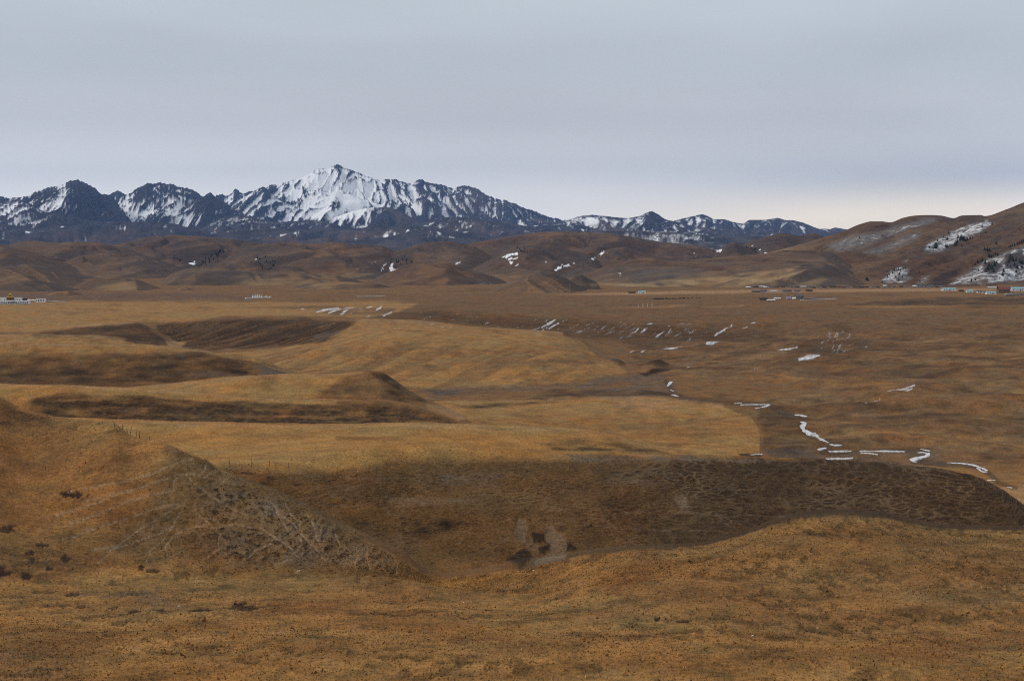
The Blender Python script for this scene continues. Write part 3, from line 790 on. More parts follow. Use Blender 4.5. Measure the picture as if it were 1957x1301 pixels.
# -- far plain
region('gold', [(-340, 575), (640, 578), (760, 574), (770, 584), (800, 580), (760, 596), (690, 606), (560, 604), (440, 604), (320, 616), (255, 615), (60, 634), (-340, 638)], 3, .8, 17.5, 22.4, warp=.5)
region('gold', [(640, 588), (720, 582), (800, 578), (790, 586), (750, 596), (700, 598)], 2, .6, 17.5, 22.4, warp=.3)
region('brown', [(560, 590), (620, 584), (760, 588), (740, 600), (640, 600)], 3, .7, 17.5, 22, noise=.8)
region('brown', [(440, 588), (560, 583), (640, 583), (560, 591)], 2, .6, 18.5, 22, warp=.3)
region('straw', [(1040, 563), (1150, 560), (1300, 556), (1500, 553), (1800, 551), (1957, 550), (1957, 555), (1500, 559), (1200, 564)], 1.6, 1.0, 20, 23.5, warp=.1)
region('straw', [(1160, 588), (1240, 586), (1300, 582), (1330, 584), (1250, 589)], 1.2, .5, 19.5, 22, warp=.1)
region('straw', [(1340, 586), (1420, 582), (1425, 585), (1350, 588)], 1.2, .5, 19.5, 22, warp=.1)
region('umber', [(1600, 582), (1700, 575), (1800, 569), (1957, 566), (2300, 566), (2300, 582), (1800, 583)], 3, .7, 19, 23, noise=.5)
region('gold', [(1620, 585), (1760, 583), (1850, 585), (1700, 588)], 1.5, .6, 19, 22, warp=.2)
region('tan', [(1700, 562), (1860, 558), (1957, 562), (1850, 566)], 2, .7, 20, 23, warp=.2)
region('brown', [(560, 566), (1000, 560), (1200, 566), (1500, 565), (1500, 580), (760, 578)], 4, .5, 20, 23)
region('purple', [(-340, 566), (60, 572), (130, 574), (300, 570), (480, 572), (480, 566), (300, 560), (-340, 556)], 3, .6, 20, 23.5)
region('brown', [(60, 594), (180, 596), (140, 602), (120, 598)], 2, .5, 18, 21.5)
region('brown', [(220, 604), (300, 600), (290, 604), (240, 607)], 1.5, .4, 18, 21.5)

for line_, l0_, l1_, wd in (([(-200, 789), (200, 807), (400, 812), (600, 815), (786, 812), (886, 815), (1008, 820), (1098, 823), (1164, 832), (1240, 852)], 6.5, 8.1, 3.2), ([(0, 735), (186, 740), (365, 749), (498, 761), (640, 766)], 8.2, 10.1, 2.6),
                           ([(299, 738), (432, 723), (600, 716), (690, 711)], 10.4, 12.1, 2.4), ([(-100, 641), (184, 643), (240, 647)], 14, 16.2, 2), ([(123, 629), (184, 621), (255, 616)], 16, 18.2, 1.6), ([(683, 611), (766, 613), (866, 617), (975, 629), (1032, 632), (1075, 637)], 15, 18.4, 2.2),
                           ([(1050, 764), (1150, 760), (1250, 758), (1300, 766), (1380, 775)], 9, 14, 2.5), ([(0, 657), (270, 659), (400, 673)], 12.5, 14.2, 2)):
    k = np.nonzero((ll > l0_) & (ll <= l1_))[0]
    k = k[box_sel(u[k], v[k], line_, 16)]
    lay('straw', (1 - sst(line_d(u[k] + .4 * WU[k], v[k] + .6 * WV[k], line_), .3 * wd, 2.4 * wd)) * .6 * np.clip(.8 + 1.2 * w_n[k], .1, 1), k)  # bright ridge-top highlights painted into the cover as straw strips
# thin snow left lying in hollows: slanting streaks
SN = np.zeros(u.shape, np.float32)
def streak(u0, v0, u1, v1, wpx, l0=8.4, l1=23, q=1.0):
    k = np.nonzero((ll > l0) & (ll < l1) & (u > min(u0, u1) - 8) & (u < max(u0, u1) + 8) & (v > min(v0, v1) - 6) & (v < max(v0, v1) + 6))[0]
    if len(k):
        d_ = line_d(u[k] + 2.5 * fbm(u[k] / 9, v[k] / 5, 2, 95), v[k], [(u0, v0), (u1, v1)])
        t_ = np.abs((u[k] - u0) / (u1 - u0 + 1e-6) * 2 - 1)
        q = q * np.clip(1.0 + 1.1 * fbm(u[k] / 5, v[k] / 2.5, 2, 96), .2, 1)
        SN[k] = np.maximum(SN[k], q * (1 - sst(d_ / (wpx * .8 * (1.15 - .6 * np.clip(t_, 0, 1))), .5, 1.25)))
rs = random.Random(5)
for (ua, ub, va, vb, n, slope, ln) in ((800, 1000, 596, 628, 20, .25, (4, 10)), (1000, 1100, 612, 636, 18, .5, (5, 14)), (1090, 1200, 618, 648, 29, .5, (5, 16)),
                                  (1180, 1290, 622, 650, 11, .5, (4, 16)), (1290, 1345, 618, 650, 16, .5, (4, 12)), (1555, 1615, 640, 680, 30, .55, (6, 18)), (1610, 1660, 650, 664, 5, .5, (4, 10)),
                                  (640, 760, 586, 606, 10, .3, (4, 10))):
    for i in range(n):
        a_, b_ = rs.uniform(ua, ub), rs.uniform(va, vb)
        l_ = rs.uniform(*ln)
        streak(a_, b_, a_ + l_, b_ - l_ * slope * rs.uniform(.6, 1.2), rs.uniform(.35, .75), q=rs.uniform(.15, .6))
for q in ((605, 596, 648, 588, 2.6), (628, 598, 652, 590, 2.2), (652, 600, 664, 593, 2.2), (655, 590, 680, 587, 1.3), (700, 588, 710, 586, 1.2), (720, 592, 730, 586, 2.2), (733, 604, 748, 596, 1.8),
          (576, 591, 583, 590, 1.3), (1362, 640, 1396, 624, 1.5), (1396, 624, 1400, 619, 1.2), (1250, 644, 1268, 635, 1.4), (1278, 627, 1281, 625, 1.6), (1238, 622, 1248, 618, 1.4), (1225, 634, 1235, 631, 1.3),
          (1420, 627, 1429, 624, 1.5), (1436, 618, 1444, 616, 1.2), (1205, 638, 1220, 629, 1.2), (1266, 664, 1305, 660, 2.4), (1350, 658, 1373, 656, 2.0), (1490, 665, 1523, 661, 2.2),
          (1527, 688, 1566, 684, 2.6), (1695, 752, 1716, 746, 1.8), (1712, 750, 1748, 741, 2.4), (1722, 752, 1744, 746, 1.5), (1655, 772, 1682, 764, 1.4), (1222, 676, 1235, 671, 1.2), (1204, 675, 1212, 671, 1.3),
          (1312, 703, 1318, 702, 1.2), (1288, 687, 1296, 688, 1.2), (1440, 702, 1448, 704, 1.0), (1035, 625, 1062, 612, 2.2), (1048, 628, 1068, 617, 1.6)):
    streak(*q)
# dark soft ground round the snow hollows
SN *= np.clip(.92 + 1.3 * fbm(u / 3.5, v / 1.7, 3, 97), .15, 1)
lay('snow', SN * .92)
GZ = (GZ.ravel() + dz).reshape(GZ.shape)
# tussocks: vertex-fine relief and colour break-up
g_ = rng.normal(0, 1, GY.shape).astype(np.float32)
gs = g_.copy(); gs[:, 1:] += .5 * g_[:, :-1]; gs[1:] += .4 * g_[:-1]
tus = (.005 + .00005 * GY) * (1 - sst(GY, 700, 1500))
GZ = GZ + gs * tus
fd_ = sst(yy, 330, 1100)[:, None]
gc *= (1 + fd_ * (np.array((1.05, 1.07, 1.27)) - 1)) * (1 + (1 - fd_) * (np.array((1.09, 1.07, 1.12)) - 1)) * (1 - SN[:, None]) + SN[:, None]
gc *= np.clip(1 + .045 * (g_ + .5 * rng.normal(0, 1, GY.shape)) * (1 - .55 * sst(GY, 300, 1200)), .35, 1.8).reshape(-1, 1) * (1 - SN[:, None]) + SN[:, None]
# a second pass of patches, wisps and thin worn lines over every cover beyond the near grass
mid = sst(yy, 300, 460) * (1 - SN)
w1 = fbm(xx / (4 + yy * .030), np.log(yy) * 21, 5, 191, .62)
w2 = ridged(xx / (14 + yy * .06) + .6 * w1, np.log(yy) * 22, 3, 192)
lay('umber', mid * sst(w1, .10, .48) * .42)
lay('straw', mid * sst(-w1, .22, .55) * .22)
lay('umber', mid * sst(w2, .86, .97) * .38)
m_ground = terrain_mat('grassland_turf', 11, .62, 1.36, (.45, .16), (1.5, .045), net=True)
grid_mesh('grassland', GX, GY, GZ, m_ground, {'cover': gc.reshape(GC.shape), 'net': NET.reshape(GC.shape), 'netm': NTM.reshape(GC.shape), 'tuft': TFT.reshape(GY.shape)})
GVF = HV - F * GZ / GY

def pick(pu, pv, ymin=0.0, ymax=1e9):
    """the point of the grassland seen at photo position (pu, pv)"""
    c = np.interp(pu, cu, np.arange(nC))
    i = int(c); f = c - i
    col = GVF[:, i] * (1 - f) + GVF[:, min(i + 1, nC - 1)] * f
    Yc = GY[:, i] * (1 - f) + GY[:, min(i + 1, nC - 1)] * f
    ok = np.nonzero((col[1:] <= pv) & (col[:-1] > pv) & (Yc[1:] > ymin) & (Yc[:-1] < ymax))[0]
    if not len(ok):
        j = int(np.argmin(np.abs(col - pv) + 1e3 * ((Yc < ymin) | (Yc > ymax))))
        Y_ = Yc[j]; v_ = col[j]
    else:
        j = ok[0]
        t = (col[j] - pv) / max(col[j] - col[j + 1], 1e-6)
        Y_ = Yc[j] + t * (Yc[j + 1] - Yc[j]); v_ = pv
    return ((pu - CU) / F * Y_, Y_, -(v_ - HV) / F * Y_)
def ground_z(x, y):
    """height of the grassland at a world position"""
    c = np.interp(x / y * F + CU, cu, np.arange(nC))
    i = int(c); f = c - i; i2 = min(i + 1, nC - 1)
    return float((1 - f) * np.interp(y, GY[:, i], GZ[:, i]) + f * np.interp(y, GY[:, i2], GZ[:, i2]))

# ------------------------------------------------------------------ short dry grass tufts on the near slopes
rw = np.nonzero((GL[:, 0] > .75) & (GL[:, 0] <= 4.02))[0]
rw2 = np.nonzero((GL[:, 0] > 5.05) & (GL[:, 0] <= 6.6))[0]
cl = np.nonzero((cu > -30) & (cu < 1990))[0]
nT = 105000
n1_ = int(nT * .78)
ri = np.concatenate([rng.choice(rw, n1_), rng.choice(rw2, nT - n1_)])
ci = rng.choice(cl[:-1], nT)
fr, fc = rng.random(nT), rng.random(nT)
r2 = np.minimum(ri + 1, nR - 1)
def bil(A):
    return (A[ri, ci] * (1 - fr) * (1 - fc) + A[r2, ci] * fr * (1 - fc) + A[ri, ci + 1] * (1 - fr) * fc + A[r2, ci + 1] * fr * fc)
tx, ty, tz = bil(GX), bil(GY), bil(GZ)
tcol = GC.reshape(GY.shape + (3,))[ri, ci] * 1.30 * np.exp(rng.normal(0, .20, nT))[:, None] * np.stack([1 + 0 * fr, 1 + rng.normal(0, .05, nT), 1 + rng.normal(0, .10, nT)], 1)
hgt_ = np.exp(rng.normal(-2.65, .42, nT)) * (1 + .25 * (ty > 240))
wid = hgt_ * rng.uniform(.45, 1.0, nT)
an = rng.random(nT) * np.pi
vs_ = np.empty((nT, 5, 3), np.float32)
ca, sa_ = np.cos(an), np.sin(an)
lx, ly = rng.normal(0, .35, nT) * hgt_, rng.normal(0, .35, nT) * hgt_
for j, (dx_, dy_, dz_) in enumerate(((-1, 0, 0), (1, 0, 0), (0, 0, 1), (-.5, .8, 0), (.5, -.8, 0))):
    vs_[:, j, 0] = tx + wid * (dx_ * ca - dy_ * sa_) + (lx if dz_ else 0)
    vs_[:, j, 1] = ty + wid * (dx_ * sa_ + dy_ * ca) + (ly if dz_ else 0)
    vs_[:, j, 2] = tz - .02 + dz_ * (hgt_ + .02)
base_ = (np.arange(nT) * 5)[:, None]
tri = np.concatenate([base_ + np.array([[0, 1, 2]]), base_ + np.array([[3, 4, 2]])], 0).astype(np.int32)
gme = bpy.data.meshes.new('grass')
gme.vertices.add(nT * 5); gme.vertices.foreach_set('co', vs_.ravel())
gme.loops.add(tri.size); gme.loops.foreach_set('vertex_index', tri.ravel())
gme.polygons.add(len(tri)); gme.polygons.foreach_set('loop_start', np.arange(0, tri.size, 3, dtype=np.int32))
gme.update(calc_edges=True)
at_ = gme.attributes.new('cover', 'FLOAT_COLOR', 'POINT')
c4_ = np.ones((nT * 5, 4), np.float32); c4_[:, :3] = np.repeat(tcol, 5, 0)
at_.data.foreach_set('color', c4_.ravel())
gm_ = bpy.data.materials.new('dry_grass')
gm_.use_nodes = True
gb_ = gm_.node_tree.nodes['Principled BSDF']
gb_.inputs['Roughness'].default_value = .9
gb_.inputs['Specular IOR Level'].default_value = .1
ga_ = N(gm_.node_tree, 'ShaderNodeAttribute', attribute_name='cover')
gm_.node_tree.links.new(ga_.outputs['Color'], gb_.inputs['Base Color'])
gme.materials.append(gm_)
go_ = bpy.data.objects.new('grass', gme)
COL.objects.link(go_)
go_['kind'] = 'stuff'
go_['label'] = 'short dry golden grass tufts covering the near slopes'
go_['category'] = 'grass'
# ------------------------------------------------------------------ rolling hills behind the plain
def ridge_eval(A_cols, Yg, r, seed, s_skew, lam, spur, conv):
    """one ridge: crest polyline at distance Y, ends sinking into the base; returns height and the height above its base"""
    pts, Yc = r['p'], r['Y']
    us = A_cols * F + CU
    p0, p1 = pts[0], pts[-1]
    ext = r.get('ext', 60)
    vb = HV - r['b'] / Yc * F
    full = [(p0[0] - ext, vb + 3)] + list(pts) + [(p1[0] + ext, vb + 3)]
    vc = pchip(us, full)
    zc = (HV - vc) / F * Yc
    if r.get('jag'):
        jg = .55 * fbm(us / 13, us / 31 + seed, 4, seed, .6) + .45 * (ridged(us / 8.3, us / 23 + seed, 3, seed + 5) - .6)
        zc = zc + r['jag'] * .95 * Yc / F * jg * np.clip((vb - vc) / 30, 0, 1)
    h = np.maximum(zc - r['b'], -20)
    X = A_cols[None] * Yg
    front = Yg < Yc
    D = np.where(front, r.get('Df', .11 * Yc), r.get('Db', .09 * Yc))
    dist = np.abs(Yg - Yc)
    sk = X + s_skew * (Yc - Yg)
    sp = fbm(sk / lam, Yg / (lam * 3.5), 3, seed)
    t = dist / D * (1 + spur * sp * sst(dist / D, 0, .3))
    t = np.clip(t, 0, 1)
    if conv:
        q = 1 - t * t * (3 - 2 * t)
        q = q * .8 + .2 * (1 - t) 
    else:
        q = (1 - t) ** 1.25
    return r['b'] + h[None] * q, h[None] * np.ones_like(q), t, front

def smax(a, b, k):
    hh_ = np.clip(.5 + .5 * (a - b) / k, 0, 1)
    return b + (a - b) * hh_ + k * hh_ * (1 - hh_)

HILLS = [
 dict(Y=2000, p=[(72, 568), (100, 560), (125, 556), (150, 560), (168, 568)], ext=20, Df=150),
 dict(Y=2420, p=[(110, 556), (139, 546), (166, 536), (216, 529), (259, 531), (282, 540), (310, 552)], Df=320),
 dict(Y=2320, p=[(-200, 540), (0, 536), (60, 534), (110, 543), (145, 552)], Df=260),
 dict(Y=2750, p=[(-200, 500), (0, 505), (50, 505), (90, 512), (130, 525), (160, 535), (200, 547)], Df=330),
 dict(Y=2900, p=[(298, 545), (332, 521), (375, 511), (415, 512), (465, 516), (560, 519), (600, 519), (643, 524), (690, 538), (720, 550)], Df=420, ext=30),
 dict(Y=2330, p=[(305, 562), (325, 553), (345, 549), (370, 553), (390, 561)], ext=25, Df=140),
 dict(Y=2520, p=[(540, 557), (593, 541), (640, 538), (713, 541), (760, 554)], Df=280, ext=30),
 dict(Y=2950, p=[(690, 545), (730, 526), (766, 509), (809, 500), (852, 501), (882, 512), (920, 521), (960, 535)], Df=380, ext=30),
 dict(Y=5300, p=[(170, 480), (242, 462), (282, 453), (315, 449), (365, 451), (432, 456), (480, 461), (530, 472)], Df=900),
 dict(Y=4700, p=[(-200, 462), (0, 465), (66, 460), (133, 461), (199, 465), (240, 475), (290, 492)], Df=750),
 dict(Y=3650, p=[(-200, 466), (0, 470), (33, 476), (66, 484), (110, 497), (149, 510), (185, 522)], Df=480),
 dict(Y=3750, p=[(120, 502), (160, 488), (199, 483), (259, 486), (315, 502), (355, 514)], Df=470, ext=40),
 dict(Y=4350, p=[(425, 482), (470, 470), (500, 466), (550, 463), (600, 466), (633, 463), (683, 466), (732, 471), (756, 480), (795, 497)], Df=720),
 dict(Y=3500, p=[(395, 510), (430, 500), (470, 498), (520, 505), (570, 512)], Df=320, ext=40),
 dict(Y=3600, p=[(560, 500), (610, 490), (650, 488), (690, 497), (730, 512)], Df=320, ext=40),
 dict(Y=4250, p=[(735, 497), (759, 480), (799, 467), (849, 461), (898, 469), (932, 485), (958, 502), (985, 515)], Df=620),
 dict(Y=4900, p=[(870, 472), (940, 458), (978, 452), (1015, 446), (1077, 441), (1128, 444), (1179, 447), (1217, 454), (1255, 461), (1306, 466), (1358, 471), (1410, 482)], Df=750),
 dict(Y=3850, p=[(925, 502), (970, 481), (1010, 468), (1045, 468), (1090, 478), (1135, 492)], Df=480, ext=35),
 dict(Y=3950, p=[(1135, 491), (1167, 475), (1190, 472), (1215, 480), (1255, 487), (1300, 492), (1335, 497)], Df=380, ext=35),
 dict(Y=2270, p=[(935, 556), (960, 544), (981, 535), (1018, 525), (1058, 522), (1091, 531), (1112, 545), (1125, 557)], ext=20, Df=190),
 dict(Y=2400, p=[(1080, 541), (1100, 528), (1110, 525), (1125, 532), (1142, 542)], ext=16, Df=120),
 dict(Y=3250, p=[(1080, 528), (1150, 511), (1200, 498), (1240, 493), (1300, 496), (1350, 494), (1420, 488), (1520, 478), (1570, 480), (1620, 497), (1660, 520)], Df=1050),
 dict(Y=4050, p=[(1368, 481), (1378, 476), (1401, 462), (1429, 470), (1452, 486)], ext=20, Df=260),
 dict(Y=4700, p=[(1395, 478), (1450, 457), (1476, 449), (1502, 445), (1528, 449), (1553, 446), (1585, 456), (1625, 468)], Df=600),
 dict(Y=2900, p=[(1200, 530), (1290, 524), (1380, 522), (1470, 517), (1530, 528), (1580, 545)], Df=500, ext=30),
]
for h_ in HILLS:
    h_.setdefault('b', -112.0)
hcu = np.concatenate([np.arange(-330, -12, 9.0), np.arange(-12, 1690, 2.3), np.arange(1690, 1760, 7.0)])
hA = V2A(hcu)
hy = np.unique(np.concatenate([np.linspace(1800, 3000, 130), np.linspace(3000, 5400, 110), np.linspace(5400, 7200, 12), [h_['Y'] for h_ in HILLS]]))
HYg = np.repeat(hy[:, None], len(hcu), 1)
HXg = hA[None] * HYg
HZ = np.full(HYg.shape, -126.0)
for i, h_ in enumerate(HILLS):
    z_, hh_, t_, fr_ = ridge_eval(hA, HYg, h_, 100 + i, .55, 130 + .03 * h_['Y'], .55, True)
    HZ = smax(HZ, z_, 3 + .0008 * h_['Y'])
hgt = np.clip((HZ + 93) / 40, 0, 1)
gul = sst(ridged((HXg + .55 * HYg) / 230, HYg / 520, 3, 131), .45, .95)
HZ = HZ - hgt * 18 * gul + hgt * 3.0 * fbm(HXg / 90, HYg / 140, 3, 132)
def slopes(X, Y, Z):
    n = np.cross(np.stack([np.gradient(X, axis=1), np.gradient(Y, axis=1), np.gradient(Z, axis=1)], -1),
                 np.stack([np.gradient(X, axis=0), np.gradient(Y, axis=0), np.gradient(Z, axis=0)], -1))
    n /= np.linalg.norm(n, axis=-1, keepdims=True) + 1e-9
    n *= np.sign(n[..., 2:3] + 1e-9)
    return n
def col_mix(base, c, m):
    return base * (1 - m[..., None]) + (C[c] if isinstance(c, str) else np.array(c)) * m[..., None]
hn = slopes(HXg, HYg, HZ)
HU = np.repeat(hcu[None], len(hy), 0)
HVv = HV - F * HZ / HYg
k1 = fbm(HXg / 260, HYg / 330, 4, 141)
k2 = fbm(HXg / 70, HYg / 120, 4, 142)
HC = np.ones(HYg.shape + (3,)) * np.array((.128, .077, .048))
HC = col_mix(HC, (.25, .148, .068), sst(HVv, 502, 552) * .85)
HC = col_mix(HC, (.070, .046, .037), sst(k1, .0, .35) * .85)
HC = col_mix(HC, (.175, .108, .060), sst(-k1, .02, .35) * .55)
HC = col_mix(HC, (.082, .055, .045), sst(-hn[..., 0] - .35 * hn[..., 1] + .25 * k2, .06, .24) * .6)  # slopes darkened by their facing: relief shade put into the base colour
HC = col_mix(HC, (.075, .05, .04), sst(k2, .2, .45) * .5)
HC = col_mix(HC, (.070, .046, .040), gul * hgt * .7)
HC = col_mix(HC, (.060, .042, .036), sst(hn[..., 0] + .1 * k2, .015, .14) * .75)  # right-facing slopes darker, shade painted in from the surface normal
HS = np.zeros(HYg.shape)
def hreg(col, pts, feather=5, q=.8, y0=0, y1=1e9, noise=.6):
    m = sst(poly_sd((HU + 10 * k2).ravel(), (HVv + 5 * k1).ravel(), pts).reshape(HU.shape), -feather, feather) * q * ((HYg > y0) & (HYg < y1))
    m = np.clip(m * (1 + noise * 2 * fbm(HXg / 40, HYg / 60, 3, 143)), 0, 1)
    global HC
    HC = col_mix(HC, col, m)
def hsnow(pts, feather=2, q=.9, y0=0, y1=1e9):
    m = sst(poly_sd((HU + 4 * k2).ravel(), (HVv + 2 * k1).ravel(), pts).reshape(HU.shape), -feather, feather) * q * ((HYg > y0) & (HYg < y1))
    np.maximum(HS, m, out=HS)
hreg((.045, .035, .033), [(330, 478), (420, 474), (430, 490), (400, 510), (360, 510), (330, 498)], 8, .75)
hreg((.045, .036, .034), [(485, 488), (525, 492), (530, 515), (495, 517)], 6, .6)
hreg((.05, .04, .038), [(740, 490), (790, 485), (780, 512), (750, 512)], 7, .5)
hreg((.075, .05, .042), [(240, 458), (330, 452), (420, 470), (330, 490), (230, 480)], 8, .55)
hreg((.06, .045, .04), [(990, 470), (1040, 470), (1130, 490), (1100, 510), (1010, 505)], 8, .6)
hreg((.065, .048, .044), [(1165, 474), (1215, 480), (1250, 490), (1170, 490)], 5, .7)
hreg((.055, .042, .04), [(1380, 464), (1430, 470), (1450, 485), (1385, 483)], 4, .75)
hreg((.06, .045, .04), [(1430, 460), (1530, 448), (1580, 452), (1530, 478), (1440, 478)], 6, .6)
hreg((.06, .045, .04), [(1098, 527), (1112, 525), (1142, 541), (1098, 538)], 3, .8)
hreg((.09, .068, .056), [(1200, 520), (1320, 510), (1340, 530), (1210, 540)], 6, .5)
hreg((.32, .20, .10), [(1100, 545), (1300, 535), (1450, 520), (1500, 512), (1530, 510), (1480, 530), (1300, 548)], 3, .5, noise=1.5)
hreg((.36, .235, .115), [(1410, 538), (1480, 527), (1540, 516), (1530, 521), (1460, 540), (1410, 543)], 2, .8, noise=.3)
for q in ([(725, 517), (735, 502), (742, 500), (738, 510), (730, 520)], [(742, 518), (745, 504), (752, 500), (750, 512), (762, 513), (750, 520)], [(705, 503), (718, 498), (722, 500), (710, 505)],
          [(860, 504), (880, 497), (884, 500), (872, 507)], [(955, 490), (975, 484), (990, 481), (992, 492), (982, 496), (970, 497)], [(968, 496), (985, 500), (998, 506), (990, 510), (975, 505)],
          [(1055, 516), (1080, 506), (1098, 500), (1100, 506), (1085, 510), (1062, 520)], [(1057, 514), (1075, 503), (1078, 505), (1060, 517)], [(1125, 496), (1138, 488), (1140, 495), (1130, 499)],
          [(1140, 488), (1155, 476), (1158, 480), (1145, 492)], [(1322, 484), (1328, 482), (1336, 490), (1330, 492)], [(1430, 468), (1440, 464), (1455, 476), (1470, 481), (1462, 485), (1448, 478)],
          [(1366, 478), (1378, 474), (1384, 482), (1370, 484)], [(1178, 520), (1186, 522), (1192, 528), (1184, 528)], [(148, 480), (154, 479), (152, 487)], [(194, 517), (206, 512), (203, 518)],
          [(358, 500), (372, 497), (376, 506), (362, 508)], [(1040, 497), (1046, 497), (1042, 508)], [(617, 497), (626, 496), (624, 501)], [(1212, 482), (1222, 484), (1218, 486)], [(485, 495), (491, 493), (489, 500)]):
    hsnow(q)
HS = HS * np.clip(.56 + 1.0 * fbm((HXg + .5 * HYg) / 16, HYg / 60, 3, 144), 0, .9)
m_hill = terrain_mat('hill_turf', 10, .72, 1.25, (.8, 2.5), (.03, .004), snow=.13)
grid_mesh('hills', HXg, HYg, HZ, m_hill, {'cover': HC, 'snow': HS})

# ------------------------------------------------------------------ the big hillside on the right
RY = 3750.0
RCREST = [(1380, 500), (1450, 487), (1540, 464), (1580, 452), (1616, 440), (1642, 429), (1667, 423), (1683, 423), (1701, 425), (1727, 416), (1750, 412), (1774, 411), (1797, 412), (1823, 417), (1838, 412), (1875, 411),
          (1881, 413), (1924, 400), (1957, 387), (2100, 350), (2330, 330)]
rcu = np.concatenate([np.arange(1360, 1972, 1.6), np.arange(1972, 2340, 8.0)])
rA = V2A(rcu)
ry = np.unique(np.concatenate([np.linspace(2350, 3750, 215), np.linspace(3750, 4800, 16)]))
RYg = np.repeat(ry[:, None], len(rcu), 1)
RXg = rA[None] * RYg
RU = np.repeat(rcu[None], len(ry), 0)
zc = (HV - pchip(rcu, RCREST)) / F * RY
foot = pchip(rcu, [(1360, 2900), (1450, 2800), (1560, 2690), (1700, 2640), (1957, 2600), (2340, 2580)])
skx = RXg + .75 * (RY - RYg)
spn = fbm(skx / 130, RYg / 700, 4, 151)
tt = (RY - RYg) / (RY - foot)[None]
tt = np.where(tt > 0, tt * (1 + .28 * spn * sst(tt, 0, .25)), -tt * .9)
tc_ = np.clip(tt, 0, 1)
qq = 1 - (tc_ * .62 + .38 * tc_ * tc_ * (3 - 2 * tc_))
RZ = -97 + (zc + 97)[None] * qq
rh = np.clip((RZ + 97) / 30, 0, 1) * sst(np.abs(tt), 0, .12)
RZ = RZ + rh * (5 * fbm(skx / 70, RYg / 320, 4, 152) - 6 * sst(ridged(skx / 120, RYg / 600, 3, 153), .5, 1))
RV = HV - F * RZ / RYg
rn = slopes(RXg, RYg, RZ)
g1, g2 = fbm(RXg / 120, RYg / 200, 4, 154), fbm(skx / 22, RYg / 160, 4, 155)
g3 = fbm(skx / 7, RYg / 90, 3, 156)
g4 = fbm(skx / 13, RYg / 26, 4, 157, .65)
RC = np.ones(RYg.shape + (3,)) * np.array((.100, .058, .036))
RC = col_mix(RC, (.16, .095, .050), sst(g1, 0, .35) * .7)
RC = col_mix(RC, (.065, .043, .034), sst(-g1 + .5 * g2, .05, .4) * .6)
RC = col_mix(RC, (.24, .15, .075), sst(RU, 1600, 1480) * .8)
RS = np.zeros(RYg.shape)
def rsnow(pts, feather, q, rock=True):
    global RC
    m = sst(poly_sd((RU + 9 * g2).ravel(), (RV + 5 * g1).ravel(), pts).reshape(RU.shape), -feather, feather)
    if rock:
        RC = col_mix(RC, (.16, .145, .14), m * .8)
    np.maximum(RS, m * np.clip(q - .04 + .30 * g2 + .40 * g3 + 1.0 * g4, 0, 1), out=RS)
rsnow([(1762, 478), (1775, 462), (1810, 446), (1850, 430), (1885, 420), (1898, 428), (1880, 440), (1850, 456), (1815, 468), (1800, 479), (1765, 482)], 4, .50)
rsnow([(1690, 440), (1740, 425), (1785, 418), (1790, 422), (1750, 434), (1700, 452)], 6, .26)
rsnow([(1580, 470), (1640, 448), (1700, 440), (1690, 455), (1640, 475), (1600, 480)], 8, .14)
rsnow([(1650, 480), (1760, 445), (1750, 460), (1680, 488)], 8, .12)
rsnow([(1490, 490), (1530, 478), (1540, 484), (1510, 494)], 4, .3)
rsnow([(1815, 542), (1850, 520), (1880, 498), (1910, 488), (1957, 470), (2050, 455), (2050, 520), (1957, 535), (1900, 543)], 5, .42)
rsnow([(1683, 541), (1700, 522), (1722, 508), (1738, 512), (1730, 525), (1745, 530), (1725, 541)], 4, .36)
rsnow([(1540, 541), (1560, 525), (1578, 516), (1582, 524), (1565, 535), (1556, 543)], 4, .28)
rsnow([(1752, 541), (1762, 528), (1775, 526), (1770, 541)], 4, .25)
rsnow([(1725, 500), (1738, 495), (1732, 502)], 3, .4)
rd = sst(poly_sd((RU + 12 * g2).ravel(), (RV + 6 * g1).ravel(), [(1780, 535), (1800, 520), (1830, 515), (1830, 528), (1805, 543), (1780, 543)]).reshape(RU.shape), -4, 4)
RC = col_mix(RC, (.035, .025, .024), rd * .8)
rd = sst(poly_sd((RU + 12 * g2).ravel(), (RV + 6 * g1).ravel(), [(1880, 505), (1900, 500), (1915, 512), (1900, 522), (1880, 520)]).reshape(RU.shape), -4, 4)
RC = col_mix(RC, (.045, .035, .036), rd * .8); RS *= 1 - rd
rd = sst(poly_sd((RU + 14 * g2).ravel(), (RV + 6 * g1).ravel(), [(1920, 490), (1957, 478), (1957, 505), (1930, 515), (1915, 505)]).reshape(RU.shape), -4, 4)
RC = col_mix(RC, (.04, .032, .034), rd * .8); RS *= 1 - .85 * rd
m_side = terrain_mat('hillside_turf', 10, .66, 1.3, (.8, 2.0), (.05, .006), snow=.25, snow_edge=(.18, .85), snow_max=.72)
grid_mesh('hillside', RXg, RYg, RZ, m_side, {'cover': RC, 'snow': RS})

